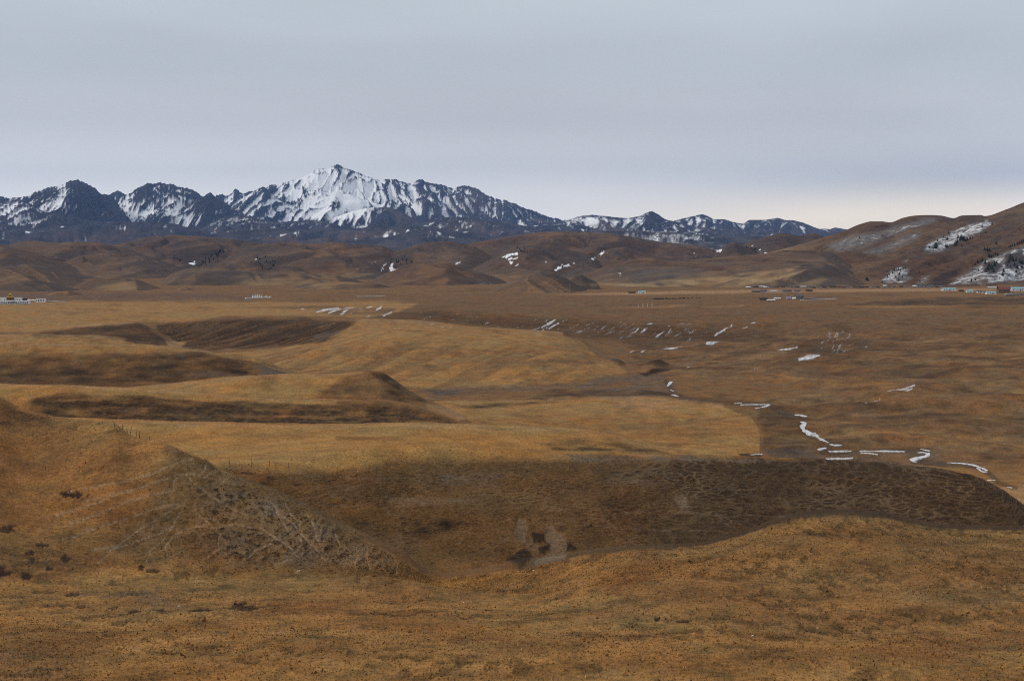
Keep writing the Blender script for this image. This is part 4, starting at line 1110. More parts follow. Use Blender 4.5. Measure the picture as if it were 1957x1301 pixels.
# ------------------------------------------------------------------ snow mountains
MT = [
 # main range
 dict(Y=23000, Df=5600, jag=7, b=-120, p=[(430, 400), (470, 385), (500, 368), (518, 352), (531, 353), (545, 348), (571, 341), (585, 335), (601, 326), (614, 320), (628, 323), (636, 318), (645, 315), (656, 319), (666, 322), (686, 330), (706, 338), (732, 345), (746, 342), (766, 345),
      (781, 351), (805, 342), (822, 350), (835, 351), (852, 355), (869, 359), (889, 355), (912, 361), (932, 373), (952, 380), (972, 385), (998, 395), (1025, 405), (1051, 415), (1084, 421), (1120, 428)], ext=120),
 dict(Y=24500, Df=2500, jag=7, b=-120, p=[(415, 372), (424, 371), (434, 374), (444, 366), (451, 359), (459, 367), (465, 371), (478, 365), (490, 366)], ext=30),
 dict(Y=23500, Df=2500, jag=6, b=-120, p=[(205, 375), (216, 368), (226, 364), (236, 369), (250, 378)], ext=30),
 dict(Y=21500, Df=3500, jag=4, b=-120, p=[(452, 386), (475, 372), (490, 362), (503, 357), (515, 366), (531, 379), (548, 392), (565, 400), (590, 410), (614, 416)], ext=70),
 dict(Y=17500, Df=3200, jag=6, b=-120, p=[(-150, 372), (0, 376), (20, 378), (35, 377), (50, 375), (66, 368), (93, 358), (113, 356), (133, 346), (146, 343), (156, 346), (166, 351), (183, 361), (189, 368), (213, 374), (225, 388)], ext=60),
 dict(Y=18500, Df=3600, jag=7, b=-120, p=[(228, 380), (246, 370), (262, 361), (272, 356), (286, 349), (295, 350), (305, 348), (318, 351), (327, 350), (339, 356), (352, 358), (369, 363), (385, 373), (398, 381)], ext=60),
 dict(Y=17800, Df=3000, jag=5, b=-120, p=[(375, 382), (388, 376), (402, 368), (412, 376), (425, 384), (445, 397), (465, 408), (490, 416)], ext=50),
 dict(Y=16000, Df=2300, jag=3, b=-120, p=[(-150, 400), (0, 392), (40, 382), (60, 389), (75, 400), (95, 410)], ext=40),
 # dark outlying buttresses
 dict(Y=14000, Df=1800, jag=3, b=-120, p=[(70, 425), (88, 414), (106, 406), (133, 411), (160, 419), (195, 424)], ext=40),
 dict(Y=17500, Df=2600, jag=3, b=-120, p=[(590, 416), (610, 404), (626, 394), (636, 385), (648, 390), (662, 398)], ext=40),
 dict(Y=16000, Df=2400, jag=2, b=-120, p=[(620, 424), (650, 412), (676, 403), (700, 398), (720, 396), (746, 397), (765, 404), (785, 415), (805, 426)], ext=40),
 dict(Y=15000, Df=2400, jag=2, b=-120, p=[(400, 428), (430, 414), (460, 412), (500, 420), (540, 424), (590, 421), (640, 428)], ext=60),
 dict(Y=13000, Df=2400, jag=1.5, b=-120, p=[(-200, 428), (0, 428), (60, 436), (120, 432), (180, 428), (240, 424), (299, 424), (332, 427), (365, 436), (420, 442), (470, 440), (540, 436), (600, 440), (680, 436), (740, 432), (800, 432), (860, 440), (920, 446)], ext=120),
 dict(Y=15000, Df=3000, jag=2, b=-120, p=[(780, 436), (830, 420), (870, 414), (910, 418), (960, 425), (1010, 432), (1060, 437)], ext=60),
 # far right-hand range
 dict(Y=17500, Df=3500, jag=2, b=-120, p=[(1020, 428), (1060, 424), (1084, 420), (1107, 414), (1130, 411), (1158, 413), (1194, 416), (1210, 415), (1225, 412), (1236, 407), (1245, 404), (1255, 408), (1271, 418), (1294, 424), (1330, 432), (1380, 440)], ext=80),
 dict(Y=20500, Df=3800, jag=1.5, b=-120, p=[(1270, 428), (1312, 416), (1330, 412), (1342, 410), (1353, 413), (1365, 419), (1383, 419), (1401, 424), (1419, 427), (1434, 420), (1460, 420), (1486, 417), (1500, 420), (1515, 421), (1535, 426), (1552, 432), (1569, 438), (1590, 441)], ext=60),
 dict(Y=24000, Df=2500, jag=1, b=-120, p=[(1560, 440), (1575, 437), (1585, 438), (1598, 435), (1616, 438), (1640, 441), (1700, 438), (1800, 436), (2000, 436)], ext=60),
 dict(Y=11500, Df=2600, jag=1, b=-120, p=[(1000, 446), (1100, 443), (1200, 441), (1280, 443), (1360, 450), (1450, 452), (1560, 452), (1640, 455)], ext=100),
]
mcu = np.concatenate([np.arange(-330, -10, 8.0), np.arange(-10, 1660, 1.85), np.arange(1660, 2000, 10.0)])
mA = V2A(mcu)
yy_ = np.linspace(8500, 28500, 4000)
wt = np.full(yy_.shape, .25)
for m_ in MT:
    hpx = HV - min(p_[1] for p_ in m_['p'])
    wt += (hpx / 60.0) ** .7 * ((yy_ < m_['Y'] + 60) & (yy_ > m_['Y'] - .42 * m_['Df']))
wt[yy_ > 24600] *= .3
cdf = np.cumsum(wt); cdf /= cdf[-1]
my = np.unique(np.concatenate([np.interp(np.linspace(0, 1, 310), cdf, yy_), [m_['Y'] for m_ in MT]]))
MYg = np.repeat(my[:, None], len(mcu), 1)
MXg = mA[None] * MYg
MZ = np.full(MYg.shape, -130.0)
SKW, SDD = MXg.copy(), 0 * MXg
for i, m_ in enumerate(MT):
    m_['Df'] = m_['Df'] * .62
    z_, hh_, t_, fr_ = ridge_eval(mA, MYg, m_, 200 + i, .3, 1400, .25, False)
    sd = m_['Y'] - MYg
    skw = np.interp(mcu, [0, 470, 560, 640, 720, 1000, 1200, 1600], [.45, .42, .25, .05, -.35, -.45, -.2, .2])[None]
    wrp = 260 * fbm(MXg / 1500, MYg / 1500, 3, 225)
    sk = MXg + skw * sd + wrp
    rd1 = lambda x, y, sd_: 1 - np.abs(perlin(x, y, sd_)) * 1.25
    n1 = rd1(sk / 1000 + i * 3.3, sd / 2000, 230)
    n2 = rd1(sk / 400 + i * 1.7, (sd + wrp) / 900, 240) 
    n3 = rd1((sk + .2 * sd) / 165, sd / 420, 250) 
    n4 = ridged(sk / 66, sd / 190, 2, 255, .55)
    env = sst(t_, 0.0, .30) * (1 - .8 * sst(t_, .6, 1))
    env2 = sst(t_, 0.0, .07) * (1 - .8 * sst(t_, .6, 1))
    z_ = z_ + np.clip(hh_, 0, None) * (env * ((n1 - .70) * .46 + (n2 - .72) * .30) + env2 * ((n3 - .80) * .17 + (n4 - .6) * .055))
    win = z_ > MZ
    SKW, SDD = np.where(win, sk, SKW), np.where(win, sd, SDD)
    MZ = np.where(hh_ > -15, smax(MZ, z_, 10), MZ)
MZ += 8 * fbm(MXg / 160, MYg / 260, 4, 290) * sst(MZ, -110, 0)
mn = slopes(MXg, MYg, MZ)
MU = np.repeat(mcu[None], len(my), 0)
MV = HV - F * MZ / MYg
# concavity: gullies hold the snow
def blur(Z, n, ny):
    for k in range(n):
        Z = Z.copy()
        Z[:, 1:-1] = (Z[:, :-2] + 2 * Z[:, 1:-1] + Z[:, 2:]) / 4
        if k < ny:
            Z[1:-1] = (Z[:-2] + 2 * Z[1:-1] + Z[2:]) / 4
    return Z
c1 = (blur(MZ, 12, 1) - MZ) / 14.0
c2 = (blur(MZ, 160, 5) - MZ) / 60.0
conc = np.clip(c1, -1.2, 1.2) * .85 + np.clip(c2, -1, 1) * .7
MC = np.ones(MYg.shape + (3,)) * np.array((.040, .040, .048))
q1, q2 = fbm(MXg / 900, MYg / 1400, 4, 291), fbm(MXg / 200, MYg / 400, 4, 292)
MC = col_mix(MC, (.105, .085, .08), sst(q1, 0, .3) * sst(MU, 560, 800) * .6)
MC = col_mix(MC, (.022, .023, .030), sst(-q1 + .4 * q2, .0, .35) * .7)
MC = col_mix(MC, (.07, .055, .052), sst(MV, 425, 452) * .6)
MC = col_mix(MC, (.085, .06, .052), sst(MV, 434, 450) * sst(q1 + .5 * q2, -.05, .2) * .8)
MC = col_mix(MC, (.016, .018, .024), sst(MV, 424, 436) * sst(-q2, .0, .25) * .75)
# snow cover bias by place: (u, v, half width, half height, weight)
SB = [(40, 405, 60, 26, .55), (120, 375, 22, 30, .55), (108, 392, 26, 22, .25), (180, 395, 34, 40, -.42), (150, 350, 26, 14, -.6), (80, 428, 40, 10, .25), (200, 378, 18, 14, -.5),
      (235, 385, 16, 22, .6), (262, 402, 28, 20, .35), (270, 368, 18, 14, -.3), (300, 365, 8, 20, .25), (325, 398, 28, 26, .62), (345, 375, 16, 20, .5), (295, 388, 12, 12, -.4), (385, 400, 26, 26, -.12), (300, 410, 60, 8, .45), (345, 418, 30, 12, .45),
      (400, 375, 18, 12, -.6), (440, 380, 26, 20, .3), (480, 390, 34, 30, .42), (520, 385, 34, 26, .35), (560, 370, 40, 26, .62), (610, 345, 44, 30, .86), (650, 365, 54, 44, .70), (690, 350, 40, 20, .5), (620, 392, 60, 16, .55), (690, 375, 44, 30, .5),
      (700, 395, 44, 12, .3), (740, 375, 50, 28, .38), (800, 370, 50, 28, .28), (780, 395, 44, 12, .3), (860, 380, 60, 24, .2), (930, 395, 60, 22, .12), (845, 350, 40, 8, -.3), (1000, 412, 50, 16, -.1),
      (560, 400, 22, 16, .15), (600, 412, 60, 10, .4), (640, 408, 34, 10, .5), (690, 412, 22, 12, .4), (745, 415, 36, 22, -.7), (640, 392, 14, 8, -.7), (130, 424, 46, 20, -.8), (450, 425, 40, 12, .1),
      (1130, 419, 40, 6, .55), (1180, 424, 60, 7, .25), (1110, 427, 40, 6, .2), (1245, 410, 16, 8, .18), (1325, 422, 24, 8, .3), (1352, 423, 14, 9, .45), (1396, 432, 12, 8, .25), (1470, 425, 12, 8, .2), (1240, 449, 52, 8, .60), (1310, 455, 40, 6, .42),
      (835, 442, 30, 8, .25), (780, 448, 40, 10, .2), (230, 436, 30, 9, .3), (200, 440, 60, 10, .1), (880, 440, 60, 6, .15), (480, 446, 20, 8, .3), (240, 415, 240, 10, .0)]
bias = np.full(MYg.shape, -.42)
for (a_, b_, ru, rv, q) in SB:
    bias += q * np.exp(-(((MU - a_) / ru) ** 2 + ((MV - b_) / rv) ** 2) * 1.1)
bias -= .5 * sst(MV, 428, 446) * (1 - ((MU > 1180) & (MU < 1380)))
MS = .56 + bias * 1.05 + conc * .42 - np.clip(mn[..., 0], -1, 1) * .40 + .10 * q2
MS += .34 * fbm(SKW / 85, SDD / 420, 5, 295, .7) + .30 * fbm(SKW / 40, SDD / 260, 4, 296, .65)
lo_ = sst(MV, 424, 434) * (1 - sst(MV, 452, 462))
MS = np.maximum(MS, lo_ * (.10 + .95 * sst(fbm(MXg / 420 + .3 * MV / 8, MYg / 700, 4, 297), .12, .45) * sst(fbm(MXg / 60, MYg / 160, 3, 298), -.1, .3)))
m_mt = terrain_mat('mountain_rock', 9, .6, 1.35, (.9, 12), (.008, .0012), snow=.035, snow_edge=(.16, .84))
grid_mesh('mountains', MXg, MYg, MZ, m_mt, {'cover': MC, 'snow': MS})
# ------------------------------------------------------------------ builders for things
class MB:
    """collects shapes, links them as one mesh"""
    def __init__(self):
        self.v, self.f = [], []
    def add(self, vs, fs):
        n = len(self.v)
        self.v += [tuple(p) for p in vs]
        self.f += [tuple(i + n for i in q) for q in fs]
        return self
    def box(self, x0, x1, y0, y1, z0, z1, taper=0.0):
        t = taper
        vs = [(x0, y0, z0), (x1, y0, z0), (x1, y1, z0), (x0, y1, z0), (x0 + t, y0 + t, z1), (x1 - t, y0 + t, z1), (x1 - t, y1 - t, z1), (x0 + t, y1 - t, z1)]
        return self.add(vs, [(3, 2, 1, 0), (4, 5, 6, 7), (0, 1, 5, 4), (1, 2, 6, 5), (2, 3, 7, 6), (3, 0, 4, 7)])
    def tube(self, path, radii, n=6, sy=1.0):
        """rings along a path (path points 3-D), closed ends"""
        vs, fs = [], []
        P = [np.array(p, float) for p in path]
        for i, p in enumerate(P):
            d = P[min(i + 1, len(P) - 1)] - P[max(i - 1, 0)]
            d /= np.linalg.norm(d) + 1e-9
            a = np.cross(d, (0, 0, 1.0)) if abs(d[2]) < .9 else np.cross(d, (0, 1.0, 0))
            a /= np.linalg.norm(a) + 1e-9
            b = np.cross(d, a)
            for k in range(n):
                t = 2 * math.pi * k / n
                vs.append(p + radii[i] * (a * math.cos(t) * sy + b * math.sin(t)))
        for i in range(len(P) - 1):
            for k in range(n):
                fs.append((i * n + k, i * n + (k + 1) % n, (i + 1) * n + (k + 1) % n, (i + 1) * n + k))
        fs.append(tuple(range(n))[::-1]); fs.append(tuple((len(P) - 1) * n + k for k in range(n)))
        return self.add(vs, fs)
    def lathe(self, prof, n=10, cx=0, cy=0):
        vs, fs = [], []
        for r, z in prof:
            for k in range(n):
                t = 2 * math.pi * k / n
                vs.append((cx + r * math.cos(t), cy + r * math.sin(t), z))
        for i in range(len(prof) - 1):
            for k in range(n):
                fs.append((i * n + k, i * n + (k + 1) % n, (i + 1) * n + (k + 1) % n, (i + 1) * n + k))
        fs.append(tuple((len(prof) - 1) * n + k for k in range(n)))
        return self.add(vs, fs)
    def gable(self, x0, x1, y0, y1, z, h, th=.18, over=.35):
        """pitched roof, ridge along x, with thickness"""
        ym = (y0 + y1) / 2
        a, b, c, d = x0 - over, x1 + over, y0 - over, y1 + over
        s = h / ((y1 - y0) / 2) * over
        vs = [(a, c, z - s), (b, c, z - s), (b, ym, z + h), (a, ym, z + h), (b, d, z - s), (a, d, z - s)]
        vs += [(x_, y_, z_ + th) for x_, y_, z_ in vs]
        fs = [(0, 3, 2, 1), (3, 5, 4, 2), (6, 7, 8, 9), (9, 8, 10, 11), (0, 1, 7, 6), (1, 2, 8, 7), (2, 4, 10, 8), (4, 5, 11, 10), (5, 3, 9, 11), (3, 0, 6, 9)]
        return self.add(vs, fs)
    def mesh(self, name, mat, smooth=False):
        me = bpy.data.meshes.new(name)
        me.from_pydata(self.v, [], self.f)
        me.materials.append(mat)
        if smooth:
            me.polygons.foreach_set('use_smooth', np.ones(len(me.polygons), bool))
        me.update()
        return me
    def build(self, name, mat, parent=None, smooth=False):
        o = bpy.data.objects.new(name, self.mesh(name, mat, smooth))
        COL.objects.link(o)
        if parent is not None:
            o.parent = parent
        return o
def tag(o, label=None, cat=None, group=None, kind=None):
    for k, val in (('label', label), ('category', cat), ('group', group), ('kind', kind)):
        if val:
            o[k] = val
    return o
def empty(name, loc, rz=0.0):
    o = bpy.data.objects.new(name, None)
    COL.objects.link(o)
    o.empty_display_size = .5
    o.location = loc
    o.rotation_euler = (0, 0, rz)
    return o
def link_copy(o, parent=None):
    c = o.copy()
    COL.objects.link(c)
    c.parent = parent
    for ch in o.children:
        link_copy(ch, c)
    return c
def pick_on(pu, pv, cols, VV, YY, far=False):
    """point of another terrain sheet seen at photo position (pu, pv)"""
    i = int(np.argmin(np.abs(cols - pu)))
    vv, yc = VV[:, i], YY[:, i]
    best = None
    vis = 1e9
    for j in range(1, len(vv)):
        lo, hi = vv[j], vv[j - 1]
        if hi > pv >= lo and vis > pv:
            t = (hi - pv) / max(hi - lo, 1e-6)
            best = yc[j - 1] + t * (yc[j] - yc[j - 1])
            break
        vis = min(vis, vv[j])
    if best is None:
        best = yc[int(np.argmin(np.abs(vv - pv)))]
    return ((pu - CU) / F * best, float(best), -(pv - HV) / F * best)
MPH = lambda y: y / F            # metres per photo pixel at distance y

M = {'white': flat_mat('white_wash', (.74, .73, .71), .8, .12, .4), 'grey': flat_mat('grey_stone', (.22, .20, .18), .9, .3, .5), 'brownwall': flat_mat('mud_wall', (.16, .105, .07), .9, .3, .5),
     'darkwall': flat_mat('dark_wall', (.07, .052, .042), .9, .3, .5), 'glass': flat_mat('window_pane', (.02, .025, .03), .25, .1, 1.0, spec=.5), 'gold': flat_mat('gilded_roof', (.42, .27, .06), .5, .15, .6, metal=.3),
     'teal': flat_mat('turquoise_sheet', (.20, .38, .42), .5, .2, .3), 'palesheet': flat_mat('pale_sheet', (.62, .64, .66), .5, .15, .3), 'red': flat_mat('red_roof', (.17, .062, .05), .7, .2, .3),
     'lilac': flat_mat('lilac_wall', (.30, .27, .36), .8, .15, .5), 'slate': flat_mat('slate_roof', (.10, .095, .10), .8, .25, .4), 'wood': flat_mat('weathered_post', (.085, .060, .042), .9, .3, 3),
     'wire': flat_mat('fence_wire', (.12, .10, .09), .6, .1, 2), 'palewood': flat_mat('pale_pole', (.55, .42, .30), .8, .15, 1), 'needle': flat_mat('conifer_needles', (.020, .026, .022), .9, .4, .4),
     'bark': flat_mat('bark', (.05, .036, .028), .9, .3, 1), 'hair': flat_mat('yak_hair', (.028, .021, .017), .9, .3, 1), 'ice': flat_mat('stream_ice', (.60, .59, .595), .5, .32, .7, spec=.3),
     'dung': flat_mat('dry_dung', (.020, .013, .009), .95, .4, 2), 'stone': flat_mat('pale_stone', (.30, .27, .24), .9, .3, 2), 'litter': flat_mat('white_scrap', (.85, .84, .82), .6, .08, 3),
     'maroon': flat_mat('maroon_band', (.13, .04, .035), .8, .2, .4), 'sod': flat_mat('bare_sod', (.05, .028, .016), .95, .4, 1.5)}

# ------------------------------------------------------------------ frozen stream on the valley floor
def ice_ribbon(mb, path, w_px):
    """path: [(u, v, half width in photo px)] laid on the ground, with a low bank edge"""
    us = [p[0] for p in path]
    n = max(6, int(sum(math.hypot(path[i+1][0] - path[i][0], path[i+1][1] - path[i][1]) for i in range(len(path) - 1)) / 2.2))
    d = [0]
    for i in range(len(path) - 1):
        d.append(d[-1] + math.hypot(path[i+1][0] - path[i][0], path[i+1][1] - path[i][1]))
    pts = []
    for k in range(n + 1):
        t = d[-1] * k / n
        uu = np.interp(t, d, us); vv = np.interp(t, d, [p[1] for p in path]); ww = np.interp(t, d, [p[2] for p in path])
        ww *= .82 * (1 + .35 * float(perlin(np.array([uu / 7.0]), np.array([vv / 3.0]), 301)[0]))
        x, y, z = pick(uu + float(perlin(np.array([t / 9]), np.array([3.3]), 303)[0]) * 1.2, vv, 380, 1200)
        pts.append((x, y, ww))
    P = np.array([(p[0], p[1]) for p in pts])
    T = np.gradient(P, axis=0); T /= np.linalg.norm(T, axis=1, keepdims=True) + 1e-9
    Nn = np.stack([-T[:, 1], T[:, 0]], 1)
    vs, fs = [], []
    for i, (x, y, ww) in enumerate(pts):
        mx = ww * MPH(y)
        # half width in metres: ww px across in the picture plane, stretched where the ribbon runs sideways
        grade = max(.13, abs(88.0) / y)
        half = mx * math.hypot(Nn[i, 0], Nn[i, 1] / 1.0) * (1.0 * abs(Nn[i, 0]) + abs(Nn[i, 1]) / grade * .75)
        zz = max(ground_z(x + Nn[i, 0] * s_ * half, y + Nn[i, 1] * s_ * half) for s_ in (-1, -.5, 0, .5, 1)) + .10
        for s_ in (-1, 1):
            vs.append((x + Nn[i, 0] * s_ * half, y + Nn[i, 1] * s_ * half, zz))
        for s_ in (1, -1):
            vs.append((x + Nn[i, 0] * s_ * (half + .2), y + Nn[i, 1] * s_ * (half + .2), zz - .8))
    for i in range(len(pts) - 1):
        a, b = i * 4, i * 4 + 4
        fs += [(a, a + 1, b + 1, b), (a + 1, a + 2, b + 2, b + 1), (a + 3, a, b, b + 3)]
    fs += [(0, 3, 2, 1), ((len(pts) - 1) * 4, (len(pts) - 1) * 4 + 1, (len(pts) - 1) * 4 + 2, (len(pts) - 1) * 4 + 3)]
    mb.add(vs, fs)
ice = MB()
for path in ([(1519, 793, .7), (1528, 793, 1.0), (1542, 796, 1.0)], [(1530, 807, 1.0), (1540, 808, 1.6), (1533, 815, 2.2), (1536, 821, 2.0), (1548, 828, 2.4), (1560, 833, 2.2), (1572, 841, 1.8), (1584, 846, 1.5)], [(1588, 849, 1.4), (1598, 851, 1.8), (1607, 850, 1.0)],
             [(1578, 856, .8), (1570, 858, 1.3), (1564, 859, 1.0), (1568, 861, .8)], [(1585, 863, .9), (1607, 862.5, 1.1), (1628, 862, .9)], [(1645, 862, 1.1), (1690, 862, 1.4), (1727, 863, 1.2)], [(1645, 866, 1.0), (1660, 866, .8), (1676, 868, .7)],
             [(1760, 858, .8), (1770, 860, 1.2), (1778, 862, 1.2)], [(1755, 865, .9), (1775, 866, 1.6), (1772, 871, 2.2), (1758, 875, 2.0), (1745, 878, 2.2), (1744, 881, 1.4), (1752, 883, .9)],
             [(1812, 884, .8), (1835, 885, 1.3), (1852, 887, 1.6), (1863, 889.5, 2.2), (1872, 892.5, 2.8), (1880, 896, 3.0), (1886, 899.5, 2.2)], [(1868, 894, 1.2), (1874, 899, 1.8), (1881, 902, 2.0), (1887, 902, 1.2)], [(1579, 877, 1.4), (1600, 877, 2.4), (1620, 876, 1.6), (1630, 875, .8)],
             [(1404, 771, .6), (1418, 770.5, .7)], [(1416, 773.5, .8), (1445, 773, 1.0), (1470, 773, 1.0)], [(1471, 773, .8), (1463, 777, 1.3), (1456, 778, 1.2)], [(1444, 780, .6), (1452, 779, .8)],
             [(1276, 738, .9), (1280, 733, 1.8), (1284, 729, 1.0)], [(1282, 745, .9), (1288, 748, .7)], [(1284, 754, .7), (1292, 756, 1.4), (1296, 757, .8)], [(1889, 918, 1.0), (1897, 917, 1.4), (1903, 918, .8)],
             [(1925, 931, .6), (1935, 932, .9)], [(1435, 869, .6), (1448, 868, 1.0), (1457, 868, .8)]):
    ice_ribbon(ice, path, 1)
so = ice.build('stream', M['ice'])
so['kind'] = 'structure'

# ------------------------------------------------------------------ buildings
def house(u_, v_, w_px, h_px, wall, roof, label, cat='house', group=None, name='house', rz=0.0, wins=2, depth=.6, pitch=.30, door=True, ymin=1400):
    x, y, z = pick(u_, v_, ymin, 2900)
    s = MPH(y)
    W, H = w_px * s / 2, h_px * s
    D = W * depth
    hw = H * .62
    r = empty(name, (x, y + D, z - .5), rz)
    tag(r, label, cat, group)
    MB().box(-W, W, -D, D, 0, hw + .5).build('wall', M[wall], r)
    MB().gable(-W, W, -D, D, hw + .5, H - hw).build('roof', M[roof], r)
    ww = min(1.3, W * .22); hh2 = min(1.3, hw * .42)
    for k in range(wins):
        cx = -W + (k + .5 + (.5 if door and k >= wins / 2 else 0)) * 2 * W / (wins + (1 if door else 0))
        MB().box(cx - ww / 2, cx + ww / 2, -D - .06, -D + .05, .5 + hw * .38, .5 + hw * .38 + hh2).build('window', M['glass'], r)
    if door:
        cx = -W + (math.ceil(wins / 2) + .5) * 2 * W / (wins + 1)
        MB().box(cx - ww * .45, cx + ww * .45, -D - .07, -D + .05, .4, .4 + hw * .75).build('door', M['darkwall'], r)
    return r
# white monastery compound at the left edge
x, y, z = pick(14, 582, 1350, 2100)
s = MPH(y)
lb = empty('monastery_building', (x, y + 5, z - .6), math.radians(4))
tag(lb, 'long white monastery building with a row of dark windows at the left edge', 'monastery')
Lx = 39 * s; Hh = 7.2 * s
MB().box(-Lx, Lx, -4.5, 4.5, 0, Hh * .9 + .6).build('wall', M['white'], lb)
MB().box(-Lx - .3, Lx + .3, -4.8, 4.8, Hh * .9 + .602, Hh + .6).build('roof', M['palesheet'], lb)
MB().box(-Lx - .05, Lx + .05, -4.55, 4.55, Hh * .80 + .6, Hh * .84 + .6).build('cornice_band', M['maroon'], lb)
wmesh = None
for k in range(22):
    cx = -Lx + (k + .5) * 2 * Lx / 22
    if 12 <= k <= 14:
        continue
    if wmesh is None:
        wmesh = MB().box(-.55, .55, -4.62, -4.3, .6 + Hh * .14, .6 + Hh * .70).build('window', M['glass'], lb)
        wmesh.location = (cx, 0, 0)
    else:
        wo = wmesh.copy(); COL.objects.link(wo); wo.parent = lb; wo.location = (cx, 0, 0)
MB().box(-Lx + 12 * 2 * Lx / 22, -Lx + 15 * 2 * Lx / 22, -5.2, -4.4, 0, Hh * .78 + .6).build('porch', M['grey'], lb)
tw = empty('terrace_wall', (x, y - 2.5, z - 1.2), math.radians(4))
tag(tw, 'low grey retaining wall below the long white monastery building', 'wall')
MB().box(-Lx - 2, Lx + 3, -.5, .5, 0, 2.0).build('masonry', M['grey'], tw)
MB().box(-Lx - 2.1, Lx + 3.1, -.6, .6, 2.0, 2.2).build('coping', M['palesheet'], tw)
gx, gy, gz = pick(15, 578, 1500, 2300)
s = MPH(gy)
gt = empty('temple', (gx, gy + 8, gz - 1), 0)
tag(gt, 'temple with a tiered gold roof behind the long white monastery building', 'temple')
MB().box(-5.4 * s, 5.4 * s, -3, 3, 0, 9 * s + 1).build('wall', M['brownwall'], gt)
MB().box(-6.4 * s, 6.4 * s, -4, 4, 9 * s + 1, 9.8 * s + 1).build('eaves', M['gold'], gt)
lr = MB().add([(-5.6 * s, -3.8, 9.8 * s + 1), (5.6 * s, -3.8, 9.8 * s + 1), (5.6 * s, 3.8, 9.8 * s + 1), (-5.6 * s, 3.8, 9.8 * s + 1), (-3 * s, 0, 12.4 * s + 1), (3 * s, 0, 12.4 * s + 1)],
              [(0, 1, 5, 4), (1, 2, 5), (2, 3, 4, 5), (3, 0, 4), (3, 2, 1, 0)]).build('roof', M['gold'], gt)
MB().box(-3 * s, 3 * s, -1, 1, 12.0 * s + 1, 14.0 * s + 1).build('upper_storey', M['maroon'], gt)
MB().add([(-3.6 * s, -2, 14.0 * s + 1), (3.6 * s, -2, 14.0 * s + 1), (3.6 * s, 2, 14.0 * s + 1), (-3.6 * s, 2, 14.0 * s + 1), (-2 * s, 0, 16.2 * s + 1), (2 * s, 0, 16.2 * s + 1)],
         [(0, 1, 5, 4), (1, 2, 5), (2, 3, 4, 5), (3, 0, 4), (3, 2, 1, 0)]).build('upper_roof', M['gold'], gt)
MB().lathe([(.35, 16 * s + 1), (.5, 17 * s + 1), (.15, 18 * s + 1), (.02, 19 * s + 1)], 8).build('finial', M['gold'], gt)
for (uu, vv, wp, hp, lab) in ((-2, 577, 20, 7, 'white flat-roofed block left of the gold-roofed temple'), (29, 577, 14, 7, 'white flat-roofed block right of the gold-roofed temple'), (40, 576.5, 11, 5, 'dark flat-roofed hut beside the white block right of the temple')):
    bx, by, bz = pick(uu, vv, 1500, 2300); s = MPH(by)
    r = empty('block_house', (bx, by + 10, bz - .8)); tag(r, lab, 'building')
    dk = 'dark' in lab
    MB().box(-wp * s / 2, wp * s / 2, -3, 3, 0, hp * s + .8).build('wall', M['darkwall' if dk else 'white'], r)
    MB().box(-wp * s / 2 - .3, wp * s / 2 + .3, -3.3, 3.3, hp * s + .8, hp * s + 1.3).build('roof', M['slate' if dk else 'palesheet'], r)
    for k in range(3):
        MB().box(-wp * s / 2 + (k + .5) * wp * s / 3 - .5, -wp * s / 2 + (k + .5) * wp * s / 3 + .5, -3.06, -2.9, .8 + hp * s * .35, .8 + hp * s * .7).build('window', M['glass'], r)
bx, by, bz = pick(76.5, 577.5, 1400, 2300); s = MPH(by)
r = empty('annex_building', (bx, by + 3, bz - .6), math.radians(3)); tag(r, 'small white building with dark windows standing on the compound wall line', 'building')
MB().box(-8.8 * s, 8.8 * s, -2.5, 2.5, 0, 6.2 * s + .6).build('wall', M['white'], r)
MB().box(-9.1 * s, 9.1 * s, -2.8, 2.8, 6.2 * s + .6, 6.8 * s + .6).build('roof', M['palesheet'], r)
for k in range(5):
    MB().box((-6.6 + k * 3.2) * s - .45, (-6.6 + k * 3.2) * s + .45, -2.57, -2.4, .6 + 1.4 * s, .6 + 4.8 * s).build('window', M['glass'], r)
def wall_run(label, pts, h_px, mat, name='compound_wall', cat='wall', y0=1400, thick=.5, group=None, lift=0.0):
    """a wall following picked ground points"""
    P = [pick(a, b, y0, 2600) for a, b in pts]
    r = empty(name, (P[0][0], P[0][1], P[0][2])); tag(r, label, cat, group)
    mb, cp = MB(), MB()
    for i in range(len(P) - 1):
        a, b = np.array(P[i]), np.array(P[i + 1])
        d = (b - a)[:2]; d /= np.linalg.norm(d) + 1e-9
        nx, ny = -d[1] * thick / 2, d[0] * thick / 2
        H = h_px * MPH((a[1] + b[1]) / 2)
        o = np.array(P[0])
        def ring(p, zz, k=1.0):
            q = p - o
            return [(q[0] + nx * k, q[1] + ny * k, q[2] + zz), (q[0] - nx * k, q[1] - ny * k, q[2] + zz)]
        v_ = ring(a, -.8) + ring(b, -.8) + ring(a, H) + ring(b, H)
        mb.add(v_, [(0, 1, 5, 4), (2, 6, 7, 3), (0, 4, 6, 2), (1, 3, 7, 5), (4, 5, 7, 6)])
        v_ = ring(a, H, 1.5) + ring(b, H, 1.5) + ring(a, H + .22, 1.5) + ring(b, H + .22, 1.5)
        cp.add(v_, [(0, 1, 5, 4), (2, 6, 7, 3), (0, 4, 6, 2), (1, 3, 7, 5), (4, 5, 7, 6)])
    mb.build('masonry', M[mat], r); cp.build('coping', M['palesheet'], r)
    return r
wall_run('long pale wall running right from the white monastery compound', [(52, 573.5), (68, 574.5)], 1.6, 'white')
wall_run('low pale wall tapering away right of the small white annex', [(86, 576), (105, 577), (127, 578.5)], 1.7, 'grey')
